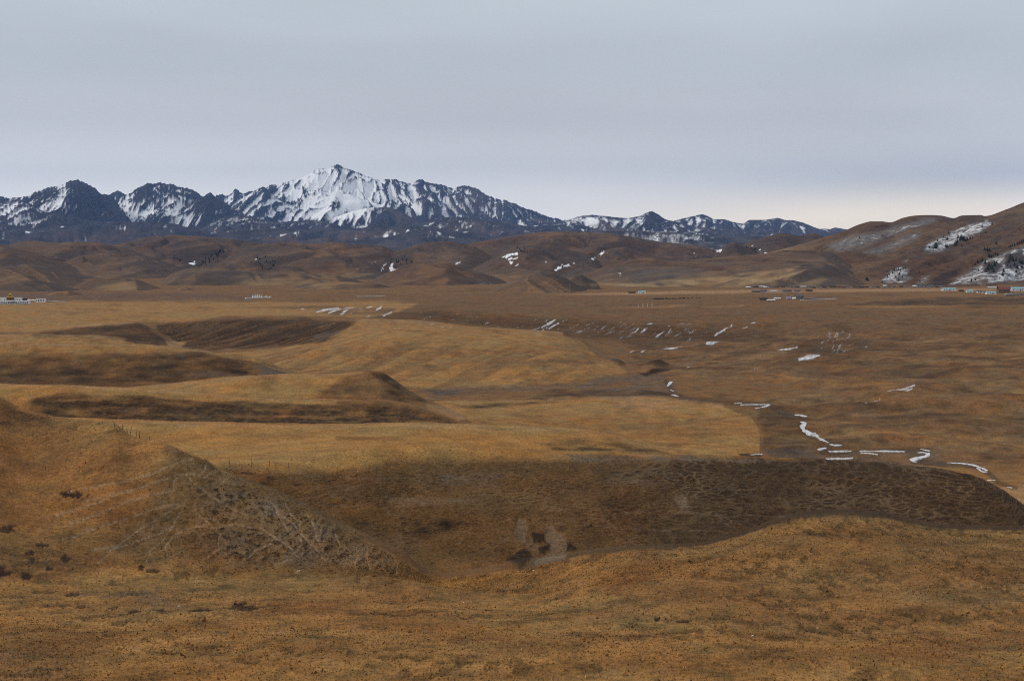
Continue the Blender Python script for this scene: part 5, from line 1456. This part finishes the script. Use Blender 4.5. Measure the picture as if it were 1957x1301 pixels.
# row of stupas on a white wall
wall_run('long low white wall carrying the row of stupas', [(469, 571.2), (480, 570.8), (500, 569.6), (518, 568.5)], 1.7, 'white', name='stupa_wall', thick=1.6)
def stupa(u_, v_, h_px, lab, grp=None):
    x, y, z = pick(u_, v_, 1500, 2400)
    s = MPH(y); H = h_px * s; w_ = min(1.25 * s, H * .3)
    r = empty('stupa', (x, y + 3.2, z - .4)); tag(r, lab, 'stupa', grp)
    b = MB().box(-w_, w_, -w_, w_, 0, H * .30 + .4); b.box(-w_ * .82, w_ * .82, -w_ * .82, w_ * .82, H * .30 + .4, H * .38 + .4)
    b.build('base', M['white'], r)
    MB().lathe([(w_ * .5, H * .38 + .4), (w_ * .72, H * .52 + .4), (w_ * .66, H * .60 + .4), (w_ * .3, H * .66 + .4)], 10).build('dome', M['white'], r, True)
    MB().lathe([(w_ * .26, H * .65 + .4), (w_ * .18, H * .86 + .4), (.04, H + .4)], 8).build('spire', M['palesheet'], r)
for k, uu in enumerate((481.5, 484.8, 488.2, 491.6, 495, 498.4)):
    stupa(uu, 570 - .04 * (uu - 481), (7, 8, 8.4, 8.8, 8.2, 7)[k], 'white stupa in the tall cluster on the left part of the white wall', 'tall stupas in a row on the white wall')
for k, uu in enumerate((506, 509, 514.5)):
    stupa(uu, 569.2, (4.2, 4.8, 4)[k], 'short white stupa on the right end of the white wall', 'short stupas on the white wall')
wall_run('thin broken line of white wall far out on the plain', [(682, 567), (700, 566.6), (722, 566.4), (736, 566.2)], .9, 'white', name='white_wall')
# house standing alone with turquoise roof and the shed beside it
house(1227, 560.8, 14, 4.6, 'palesheet', 'teal', 'lone turquoise-roofed house on the far edge of the plain, left of all other houses', wins=3)
house(1208, 560.8, 13, 3.4, 'brownwall', 'darkwall', 'low brown shed left of the lone turquoise-roofed house', 'shed', name='shed', wins=1)
# hamlet right of centre
for q in ((1445, 558.3, 14, 3.0, 'darkwall', 'slate', 'low dark shed at the left end of the upper row of the grey hamlet', 'shed', 'shed', 1),
          (1460, 558.6, 12, 4.6, 'lilac', 'slate', 'purple-grey house between the dark shed and the white-roofed shed of the hamlet', 'house', 'house', 2),
          (1479, 557.6, 11, 2.6, 'grey', 'palesheet', 'white-roofed shed in the upper row of the grey hamlet', 'shed', 'shed', 1),
          (1505, 557.8, 17, 4.2, 'grey', 'slate', 'widest grey house in the upper row of the hamlet', 'house', 'house', 3),
          (1524, 557.8, 12, 3.8, 'lilac', 'slate', 'dull violet house right of the widest grey house in the upper hamlet row', 'house', 'house', 2),
          (1547, 557.4, 12, 4.2, 'brownwall', 'darkwall', 'brown low house at the right end of the upper hamlet row', 'house', 'house', 1),
          (1460, 574, 15, 5.2, 'brownwall', 'darkwall', 'dark brown house at the left end of the lower hamlet row', 'house', 'house', 2),
          (1474, 575.6, 15, 3.0, 'grey', 'palesheet', 'bright white-roofed shed in front of the lower hamlet row', 'shed', 'shed', 1),
          (1486, 571.4, 12, 2.4, 'palesheet', 'palesheet', 'long pale low shed in the middle of the lower hamlet row', 'shed', 'shed', 1),
          (1507.5, 572, 8, 4.4, 'lilac', 'lilac', 'small lilac house in the lower hamlet row', 'house', 'house', 1),
          (1517.5, 571.6, 6, 3.2, 'white', 'palesheet', 'small white hut beside the dark gabled house', 'hut', 'hut', 1),
          (1529, 571.6, 16, 8.4, 'grey', 'slate', 'dark gabled house, tallest of the grey hamlet', 'house', 'house', 3)):
    house(q[0], q[1], q[2], q[3], q[4], q[5], q[6], q[7], None, q[8], wins=q[9])
wall_run('dark low yard wall right of the dark gabled hamlet house', [(1538, 571.6), (1550, 571.4), (1562, 571)], 1.6, 'darkwall', name='yard_wall')
wall_run('pale yard wall between the hamlet and the plain', [(1530, 573.6), (1545, 573.2), (1560, 572.6), (1590, 572), (1600, 571)], .8, 'white', name='yard_wall')
# houses below the big hillside
for q in ((1815, 555.4, 25, 5.0, 'palesheet', 'teal', 'long turquoise-roofed house, leftmost of those under the big hillside', 4), (1854, 559, 12, 5.0, 'palesheet', 'teal', 'small turquoise-roofed house right of the long turquoise-roofed one', 2),
          (1874, 560, 11, 4.4, 'white', 'slate', 'dark-roofed house with a white gable under the big hillside', 2), (1895, 562, 18, 5.0, 'white', 'teal', 'white-walled house with blue-green roof nearest the plain under the hillside', 3),
          (1897, 551.6, 16, 3.0, 'grey', 'palesheet', 'pale-roofed low building left of the red-roofed block', 2), (1920, 560, 22, 12.5, 'brownwall', 'red', 'big brown block with a red roof under the big hillside', 4),
          (1950, 556, 32, 7.0, 'palesheet', 'teal', 'long bright turquoise-roofed house at the right edge', 4), (1838, 557.6, 9, 4, 'brownwall', 'darkwall', 'small brown house between two turquoise-roofed houses', 1)):
    house(q[0], q[1], q[2], q[3], q[4], q[5], q[6], wins=q[7])
wall_run('rough dark stone yard wall in front of the right-edge turquoise-roofed house', [(1921, 566), (1932, 565.4), (1945, 565), (1962, 565)], 4.0, 'grey', name='yard_wall', thick=2.0)
rs = random.Random(21)
cols_ = [('grey', 'slate'), ('brownwall', 'darkwall'), ('lilac', 'slate'), ('grey', 'palesheet'), ('brownwall', 'red'), ('darkwall', 'slate')]
for k in range(34):
    uu = 1432 + k * 11.2 + rs.uniform(-3, 3)
    w_, r_ = cols_[rs.choice([0, 0, 1, 1, 2, 2, 3, 4, 5])]
    house(uu, 550.2 - .004 * (uu - 1432) + rs.uniform(-.8, .8), rs.uniform(6, 12), rs.uniform(2.2, 4.0), w_, r_, 'tiny low house in the strip of dwellings along the foot of the hillside', group='strip of tiny houses at the hillside foot', wins=1, rz=rs.uniform(-.3, .3), ymin=2150)
# low grey ruins out on the plain near the golden mound
for k, (uu, vv, ww, h2) in enumerate(((910, 545, 6, 2.0), (919, 544, 8, 2.6), (929, 544.4, 7, 2.2), (937, 543.4, 5, 1.8), (924, 541.4, 6, 1.6))):
    x, y, z = pick_on(uu, vv, hcu, HVv, HYg); s = MPH(y)
    r = empty('ruined_house', (x, y, z - .5)); tag(r, 'low grey roofless ruin in the group left of the golden mound', 'ruin', 'low grey ruins left of the golden mound')
    W_, H_ = ww * s / 2, h2 * s
    m_ = MB().box(-W_, W_, 0, .7, 0, H_ + .5)
    m_.build('front_wall', M['grey'], r)
    MB().box(-W_, -W_ + .7, .702, W_ * 1.4, 0, H_ * 1.2 + .5).build('side_wall', M['grey'], r)
    MB().box(W_ - .7, W_, .702, W_ * 1.4, 0, H_ * .8 + .5).build('side_wall', M['darkwall'], r)

# ------------------------------------------------------------------ poles, mast, fences
for uu, h2, lab in ((1219.5, 6.4, 'leftmost and shortest of the four pale poles standing on the plain'), (1228.3, 8.0, 'second pale pole from the left in the row of four on the plain'), (1237.4, 7.8, 'third pale pole from the left in the row of four on the plain'), (1245.8, 9.6, 'rightmost and tallest of the four pale poles standing on the plain')):
    x, y, z = pick(uu, 587.4, 1200, 2000); s = MPH(y)
    r = empty('flag_pole', (x, y, z - .4)); tag(r, lab, 'pole', 'row of four pale poles')
    MB().tube([(0, 0, 0), (0, 0, h2 * s + .4)], [.30, .16], 6).build('pole', M['palewood'], r)
    MB().box(.18, .62, -.02, .02, h2 * s * .12 + .4, h2 * s * .86 + .4).build('banner', M['palewood'], r)
x, y, z = pick(1088.5, 561.8, 1700, 2400); s = MPH(y)
r = empty('mast', (x, y, z - .4)); tag(r, 'thin tall grey mast standing alone in front of the golden mound', 'mast')
MB().tube([(0, 0, 0), (0, 0, 21 * s)], [.32, .12], 6).build('pole', M['grey'], r)
for a in (-1, 1):
    MB().tube([(a * 1.6, 0, 0), (0, 0, 6 * s)], [.12, .10], 5).build('strut', M['grey'], r)
MB().box(-1.2, 1.2, -.12, .12, 18 * s, 18 * s + .3).build('crossarm', M['grey'], r)
def fence(label, posts, y0, y1, wires=3, prad=.042):
    P = []
    for q in posts:
        b = pick(q[0], q[1], y0, y1)
        P.append((b, q))
    o0 = P[0][0]
    r = empty('wire_fence', o0); tag(r, label, 'fence')
    tops = []
    for b, q in P:
        s = MPH(b[1]); H = q[2] * s; lean = q[3] * s
        loc = (b[0] - o0[0], b[1] - o0[1], b[2] - o0[2] - .35)
        mb = MB().tube([(0, 0, 0), (lean * .5, 0, H * .5 + .2), (lean, 0, H + .35)], [prad * q[4] * 1.1, prad * q[4], prad * q[4] * .9], 6)
        po = mb.build('post', M['wood'], r); po.location = loc
        tops.append((loc, lean, H))
    for k in range(wires):
        t = (.35, .62, .9)[k]
        mb = MB()
        for i in range(len(tops) - 1):
            (l0, e0, h0), (l1, e1, h1) = tops[i], tops[i + 1]
            a = (l0[0] + e0 * t, l0[1], l0[2] + h0 * t + .3); b_ = (l1[0] + e1 * t, l1[1], l1[2] + h1 * t + .3)
            mid = tuple((a[j] + b_[j]) / 2 - (.04 if j == 2 else 0) for j in range(3))
            mb.tube([a, mid, b_], [.008] * 3, 4)
        mb.build('wire', M['wire'], r)
    return r
fence('wire fence with leaning dark posts crossing the shoulder of the left spur', [(196, 809, 4.5, -.4, .9), (220, 817.5, 13, -2.6, 1.3), (234.6, 822.5, 12, -.3, 1.1), (245.6, 825, 9.5, -3.6, .8), (249.6, 830, 16, 1.2, 1.4), (260, 834.5, 11, 1.2, 1.0), (266.4, 837.5, 14.5, .7, 1.4), (285, 841, 6.5, .6, 1.0)], 200, 262)
fence('wire fence of thin posts along the golden brow behind the left spur', [(388, 873, 10, 0, .8), (438, 888.5, 13, 0, 1.2), (458, 888.8, 9, 0, .8), (480, 891.5, 15.5, .2, 1.2), (515, 891, 13, -.2, 1.1), (552, 895.5, 11.5, -.2, 1.2), (600, 901, 9, 0, .8), (644, 906, 12, .4, 1.1), (681, 906, 9.5, 0, .9), (719, 911, 18, .2, 1.1)], 262, 345)
fence('fence line closing the right edge of the golden terrace pasture', [(1412, 790, 4, 0, 1.6), (1437, 797, 4.5, 0, 1.6), (1450, 818, 5, 0, 1.6), (1452.5, 838, 5.5, 0, 1.8), (1453, 858, 22, 0, 1.6), (1453.6, 868, 6, 0, 1.6)], 480, 760, wires=2)

# ------------------------------------------------------------------ yaks grazing in a line
def yak_mesh():
    m = MB()
    m.tube([(-1.05, 0, 1.0), (-.8, 0, 1.02), (-.2, 0, .98), (.4, 0, 1.10), (.75, 0, 1.08), (.98, 0, .98)], [.18, .46, .52, .56, .46, .24], 8, .72)
    m.tube([(.85, 0, 1.02), (1.15, 0, .85), (1.32, 0, .62), (1.40, 0, .42)], [.30, .22, .17, .11], 7, .8)
    for sx in (-.72, .62):
        for sy in (-.24, .24):
            m.tube([(sx, sy, .75), (sx, sy, .38), (sx + .03, sy, 0)], [.17, .12, .09], 6)
    m.tube([(-1.0, 0, 1.15), (-1.25, 0, .95), (-1.3, 0, .45)], [.07, .09, .13], 5)
    for sy in (-1, 1):
        m.tube([(1.12, sy * .12, .98), (1.18, sy * .34, 1.08), (1.10, sy * .40, 1.28)], [.05, .04, .015], 5)
    m.box(-.75, .6, -.36, .36, .42, .72, .06)
    return m.mesh('yak', M['hair'], True)
ym = yak_mesh()
rs = random.Random(3)
for k, uu in enumerate((1250.5, 1252.6, 1255, 1257, 1259.4, 1262.2, 1264, 1266, 1268, 1272.4, 1275, 1279, 1281.4, 1286, 1289, 1292, 1296, 1299.4, 1305, 1308, 1313.5, 1316, 1322, 1331, 1337)):
    x, y, z = pick(uu, 572.2 - .02 * (uu - 1250) + rs.uniform(-.35, .35), 1400, 2100)
    o = bpy.data.objects.new('yak', ym); COL.objects.link(o)
    o.location = (x, y, z - .03); sc_ = rs.uniform(.75, 1.05)
    o.scale = (sc_,) * 3; o.rotation_euler = (0, 0, rs.choice((0, math.pi)) + rs.uniform(-.7, .7))
    tag(o, 'black yak grazing in the long line of yaks on the far plain', 'yak', 'yaks grazing in a line')

# ------------------------------------------------------------------ conifers
def conifer_meshes(seed, broad=False):
    r = random.Random(seed)
    mb = MB()
    tiers = 7
    for i in range(tiers):
        f = i / (tiers - 1)
        zb = .10 + .74 * f
        rad = (.26 if not broad else .40) * (1 - f) ** .8 + .035
        zt = zb + .26 * (1 - .35 * f)
        n = 11
        vs = [(r.uniform(-.02, .02), r.uniform(-.02, .02), min(zt, 1.0) if i < tiers - 1 else 1.0)]
        for k in range(n):
            a = 2 * math.pi * (k + r.uniform(-.3, .3)) / n
            q = rad * (r.uniform(.55, 1.15) if k % 2 else r.uniform(.35, .7))
            vs.append((q * math.cos(a), q * math.sin(a), zb - .05 * r.random()))
        vs.append((0, 0, zb + .05))
        fs = [(0, 1 + k, 1 + (k + 1) % n) for k in range(n)] + [(n + 1, 1 + (k + 1) % n, 1 + k) for k in range(n)]
        mb.add(vs, fs)
    return mb.mesh('crown', M['needle']), MB().tube([(0, 0, 0), (0, 0, .45)], [.028, .018], 6).mesh('trunk', M['bark'])
TREES = [conifer_meshes(40 + i) for i in range(4)] + [conifer_meshes(60 + i, True) for i in range(2)]
rs = random.Random(9)
def conifer(p, h_, label, group, broad=None):
    cm, tm = TREES[rs.choice((4, 5)) if broad else rs.randrange(4)]
    r = empty('conifer', (p[0], p[1], p[2] - .02 * h_), rs.uniform(0, 6.28))
    r.scale = (h_ * rs.uniform(1.0, 1.5),) * 2 + (h_,)
    tag(r, label, 'tree', group)
    for nm, me in (('crown', cm), ('trunk', tm)):
        o = bpy.data.objects.new(nm, me); COL.objects.link(o); o.parent = r
UP = [(1813, 446.5, 8), (1840, 440, 4), (1877, 434, 6), (1896, 430, 7), (1803, 454, 5), (1792, 461, 6), (1789, 475, 15), (1787, 474, 10), (1777, 466, 5), (1776, 474, 6), (1811, 459, 8), (1808, 459, 6), (1810, 473, 9), (1807, 472, 7), (1831, 456, 11),
      (1827, 469, 14), (1824, 471, 9), (1838, 457, 11), (1844, 461, 12), (1835, 460, 12), (1841, 460, 11), (1848, 459, 9), (1854, 457, 7), (1859, 456, 5), (1838, 470, 5), (1884, 446, 6), (1874, 453, 4), (1830, 464, 9)]
LOW = [(1890, 491, 9), (1894, 492, 8), (1898, 490, 7), (1903, 487, 7), (1907, 489, 8), (1877, 499, 9), (1873, 501, 7), (1869, 503, 9), (1864, 507, 6), (1859, 509, 4), (1883, 504, 9), (1890, 510, 12), (1884, 520, 10), (1895, 514, 12), (1901, 509, 12), (1905, 504, 8), (1888, 516, 10),
       (1859, 516, 4), (1870, 518, 5), (1918, 520, 9), (1916, 527, 8), (1911, 533, 5), (1931, 495, 12), (1935, 500, 12), (1939, 508, 10), (1944, 513, 9), (1931, 512, 7), (1949, 502, 10), (1954, 504, 9), (1928, 502, 9), (1942, 498, 9), (1942.6, 521, 6), (1856.5, 538, 7), (1864, 536, 5), (1899, 519, 8), (1953, 512, 7), (1925, 508, 6)]
MIDC = [(1709, 517, 7), (1713, 516, 6), (1717, 516, 7), (1730, 513, 6), (1727, 514, 5), (1706, 523, 6), (1696, 529, 5), (1700, 526, 5), (1686, 540, 6), (1719, 525, 7), (1717, 536, 6), (1724.5, 531, 6), (1712, 531, 5), (1721, 519, 5)]
ROW = [(1927, 473, 5), (1931, 472, 7), (1935, 471, 7), (1939, 469.6, 7), (1944, 467.6, 8), (1948, 466, 7), (1952, 464.6, 8), (1956, 463, 7)]
UPL = {(1789, 475): 'tallest conifer on the left part of the upper snowy patch', (1787, 474): 'shorter conifer touching the tallest one on the left of the upper snowy patch', (1813, 446.5): 'lone conifer at the upper left edge of the upper snowy patch', (1840, 440): 'tiny lone conifer above the clump on the upper snowy patch',
       (1877, 434): 'conifer near the top right end of the upper snowy patch', (1896, 430): 'conifer at the very top right tip of the upper snowy patch', (1777, 466): 'upper of the two leftmost conifers on the upper snowy patch', (1776, 474): 'lower of the two leftmost conifers on the upper snowy patch', (1884, 446): 'conifer on the lower right edge of the upper snowy patch', (1874, 453): 'tiny conifer at the lower edge right of the clump on the upper snowy patch'}
for pu, pv, hp in UP:
    p = pick_on(pu, pv, rcu, RV, RYg); conifer(p, hp * MPH(p[1]), UPL.get((pu, pv), 'dark conifer in or beside the clump in the middle of the upper snowy patch'), 'conifers on the upper snowy patch')
for pu, pv, hp in LOW:
    p = pick_on(pu, pv, rcu, RV, RYg); conifer(p, hp * MPH(p[1]), 'dark conifer on the large lower snowy slope at the right edge', 'conifers on the lower snowy slope', broad=rs.random() < .3)
for pu, pv, hp in MIDC:
    p = pick_on(pu, pv, rcu, RV, RYg); conifer(p, hp * MPH(p[1]), 'dark conifer in the small grove on the snowy gully low on the hillside', 'conifers in the small low grove')
for pu, pv, hp in ROW:
    p = pick_on(pu, pv, rcu, RV, RYg); conifer(p, hp * MPH(p[1]), 'dark conifer in the row above the lower snowy slope', 'row of conifers above the lower snowy slope')
for pu, pv, hp, lab in ((1904, 467, 8, 'lone dark conifer below the row of conifers, right of the bushy pair'), (1882, 479, 9, 'left one of three bushy conifers on bare turf between the two snowy patches'), (1887, 480, 10, 'middle and tallest of three bushy conifers on bare turf between the snowy patches'),
                        (1891, 479, 7, 'right and shortest of three bushy conifers on bare turf between the snowy patches'), (1917, 434.4, 4, 'tiny conifer just under the skyline right of the upper snowy patch'), (1949, 439.6, 5, 'small conifer near the right edge high on the hillside'), (1934.5, 451, 4, 'small conifer above the row of conifers'),
                        (1776, 505.4, 4, 'small conifer alone in the middle of the brown hillside'), (1757, 521, 5, 'small conifer left of the lower snowy slope'), (1643, 456, 5, 'conifer on the frosty left shoulder of the hillside'), (1686, 452, 4, 'tiny conifer on frosted turf under the second skyline hump'),
                        (1739, 496, 3, 'tiny conifer beside the small white streak in mid hillside'), (1573, 518, 3.5, 'tiny conifer at the top of the leftmost pale gully'), (1559, 527, 5, 'conifer beside the leftmost pale gully'), (1538, 523, 3, 'tiny conifer left of the leftmost pale gully'), (1526, 528, 3, 'tiny conifer on the left toe of the hillside'),
                        (1511, 541, 3.5, 'bush-sized conifer at the very foot of the left toe'), (1655, 516.6, 3, 'tiny conifer above the dark bush in the lower hillside'), (1657, 536, 9, 'broad dark bush-like conifer low on the hillside'), (1643, 541, 5, 'conifer left of the broad dark bush-like one'), (1758, 540, 6, 'conifer at the foot of the hillside behind the tiny houses')):
    p = pick_on(pu, pv, rcu, RV, RYg); conifer(p, hp * MPH(p[1]), lab, None, broad=('bush' in lab))
for (box_, n, lab, grp) in (((380, 428, 480, 509), 44, 'dark conifer in the grove on the middle foothill left of centre', 'grove on the middle foothill'), ((330, 352, 493, 500), 6, 'dark conifer in the scatter left of the foothill grove', 'scatter of conifers left of the grove'),
                           ((490, 528, 492, 518), 20, 'dark conifer in the gully grove right of the foothill grove', 'gully grove right of the foothill grove'), ((745, 788, 492, 512), 22, 'dark conifer in the grove beside two snow streaks', 'grove beside two snow streaks'), ((988, 1012, 474, 490), 8, 'dark conifer high above the forked snow patch', 'conifers above the forked snow patch'),
                           ((1420, 1448, 466, 478), 6, 'dark conifer beside the winding snow strip', 'conifers beside the winding snow strip')):
    for k in range(n):
        a = rs.random()
        pu = box_[0] + (box_[1] - box_[0]) * a
        mid = (box_[3] + (box_[2] - box_[3]) * a) if n > 40 else (box_[2] + box_[3]) / 2
        pv = max(box_[2], min(box_[3], mid + rs.gauss(0, (box_[3] - box_[2]) * (.16 if n > 40 else .28))))
        p = pick_on(pu, pv, hcu, HVv, HYg)
        conifer(p, rs.uniform(3.5, 6.0) * MPH(p[1]), lab, grp)
# snowy wood far behind, one mass
wood = MB()
for k in range(420):
    pu, pv = rs.uniform(1200, 1362), 0
    pv = rs.uniform(444, 456) + (pu - 1200) * .045
    i = int(np.argmin(np.abs(mcu - pu)))
    p = pick_on(pu, min(pv, 463), mcu, MV, MYg)
    h_ = rs.uniform(1.8, 3.0) * MPH(p[1])
    n = 5
    vs = [(p[0], p[1], p[2] + h_)] + [(p[0] + .22 * h_ * math.cos(6.283 * j / n), p[1] + .22 * h_ * math.sin(6.283 * j / n), p[2] - .05 * h_) for j in range(n)]
    wood.add(vs, [(0, 1 + j, 1 + (j + 1) % n) for j in range(n)])
wo = wood.build('conifer_wood', M['needle'])
tag(wo, 'far snowy conifer wood below the pointed far peak', 'wood', kind='stuff')

# ------------------------------------------------------------------ small things on the near grass
dd = MB()
rs = random.Random(77)
def clod(mb, x, y, z, r_, fl=.55):
    n = 6
    vs = [(x + rs.uniform(-.2, .2) * r_, y, z + r_ * fl)]
    for ring, (q, h2) in enumerate(((.7, .38), (1.0, -.15))):
        for k in range(n):
            a = 6.283 * (k + .5 * ring) / n
            j = rs.uniform(.75, 1.2)
            vs.append((x + q * r_ * j * math.cos(a), y + q * r_ * j * math.sin(a), z + r_ * h2 * rs.uniform(.8, 1.1)))
    fs = [(0, 1 + k, 1 + (k + 1) % n) for k in range(n)]
    for k in range(n):
        fs += [(1 + k, 1 + n + k, 1 + n + (k + 1) % n, 1 + (k + 1) % n)]
    mb.add(vs, fs)
cnt = 0
for k in range(2300):
    y = 100 + 82 * rs.random() ** 1.3
    x = rs.uniform(-.38, .38) * y
    if float(fbm(np.array([x / 9]), np.array([y / 12]), 3, 311)[0]) < rs.uniform(-.35, .35):
        continue
    z = ground_z(x, y)
    clod(dd, x, y, z, rs.choice((.035, .045, .05, .06, .075, .10)))
do = dd.build('dung_pats', M['dung'])
tag(do, 'dark dry dung pats and clods scattered over the near grass', 'dung', kind='stuff')
for pu, pv, w_, lab in ((570, 1091.5, .42, 'white scrap lying on the grass below the trampled spur'), (886, 1151.5, .16, 'tiny white scrap on the middle of the near grass'), (1438, 1215, .16, 'tiny white scrap on the grass under the right-hand hump'), (1020, 1090, .22, 'white scrap at the lip of the hollow below the bare pale scar'), (1562, 1200, .13, 'tiny white scrap on the mottled grass at the lower right')):
    x, y, z = pick(pu, pv, 90, 200)
    m_ = MB()
    vs = [(rs.uniform(-1, 1) * w_ * .5 if 0 < i_ < 5 else (-w_ / 2 if i_ == 0 else w_ / 2), rs.uniform(-.5, .5) * w_, .04 + rs.random() * w_ * .35) for i_ in range(6)]
    vs += [(a, b, c - .03 - w_ * .1) for a, b, c in vs]
    m_.add(vs, [(0, 1, 2), (0, 2, 3), (2, 4, 3), (3, 4, 5), (1, 4, 2), (6, 8, 7), (6, 9, 8), (8, 9, 10), (9, 11, 10), (0, 6, 7, 1), (3, 9, 6, 0), (1, 7, 10, 4), (4, 10, 11, 5), (5, 11, 9, 3)])
    o = m_.build('scrap', M['litter']); o.location = (x, y, z)
    tag(o, lab, 'litter')
# pale stones in the dark pit on the left spur and by the bare scar
for pu, pv, r_, lab in ((139, 939, .22, 'pale stone on the rim of the dark pit in the left spur, middle of three'), (131, 941, .14, 'small pale stone at the left rim of the dark pit in the left spur'), (136.5, 938, .12, 'smallest pale stone at the back rim of the dark pit in the left spur'), (155, 1137, .16, 'pale stone beside the grey bare patch at lower left'), (343, 1158, .2, 'pale stone on the grey bare strip of the near grass')):
    x, y, z = pick(pu, pv, 90, 260)
    m_ = MB(); clod(m_, 0, 0, 0, r_, .7)
    o = m_.build('stone', M['stone']); o.location = (x, y, z)
    tag(o, lab, 'stone')
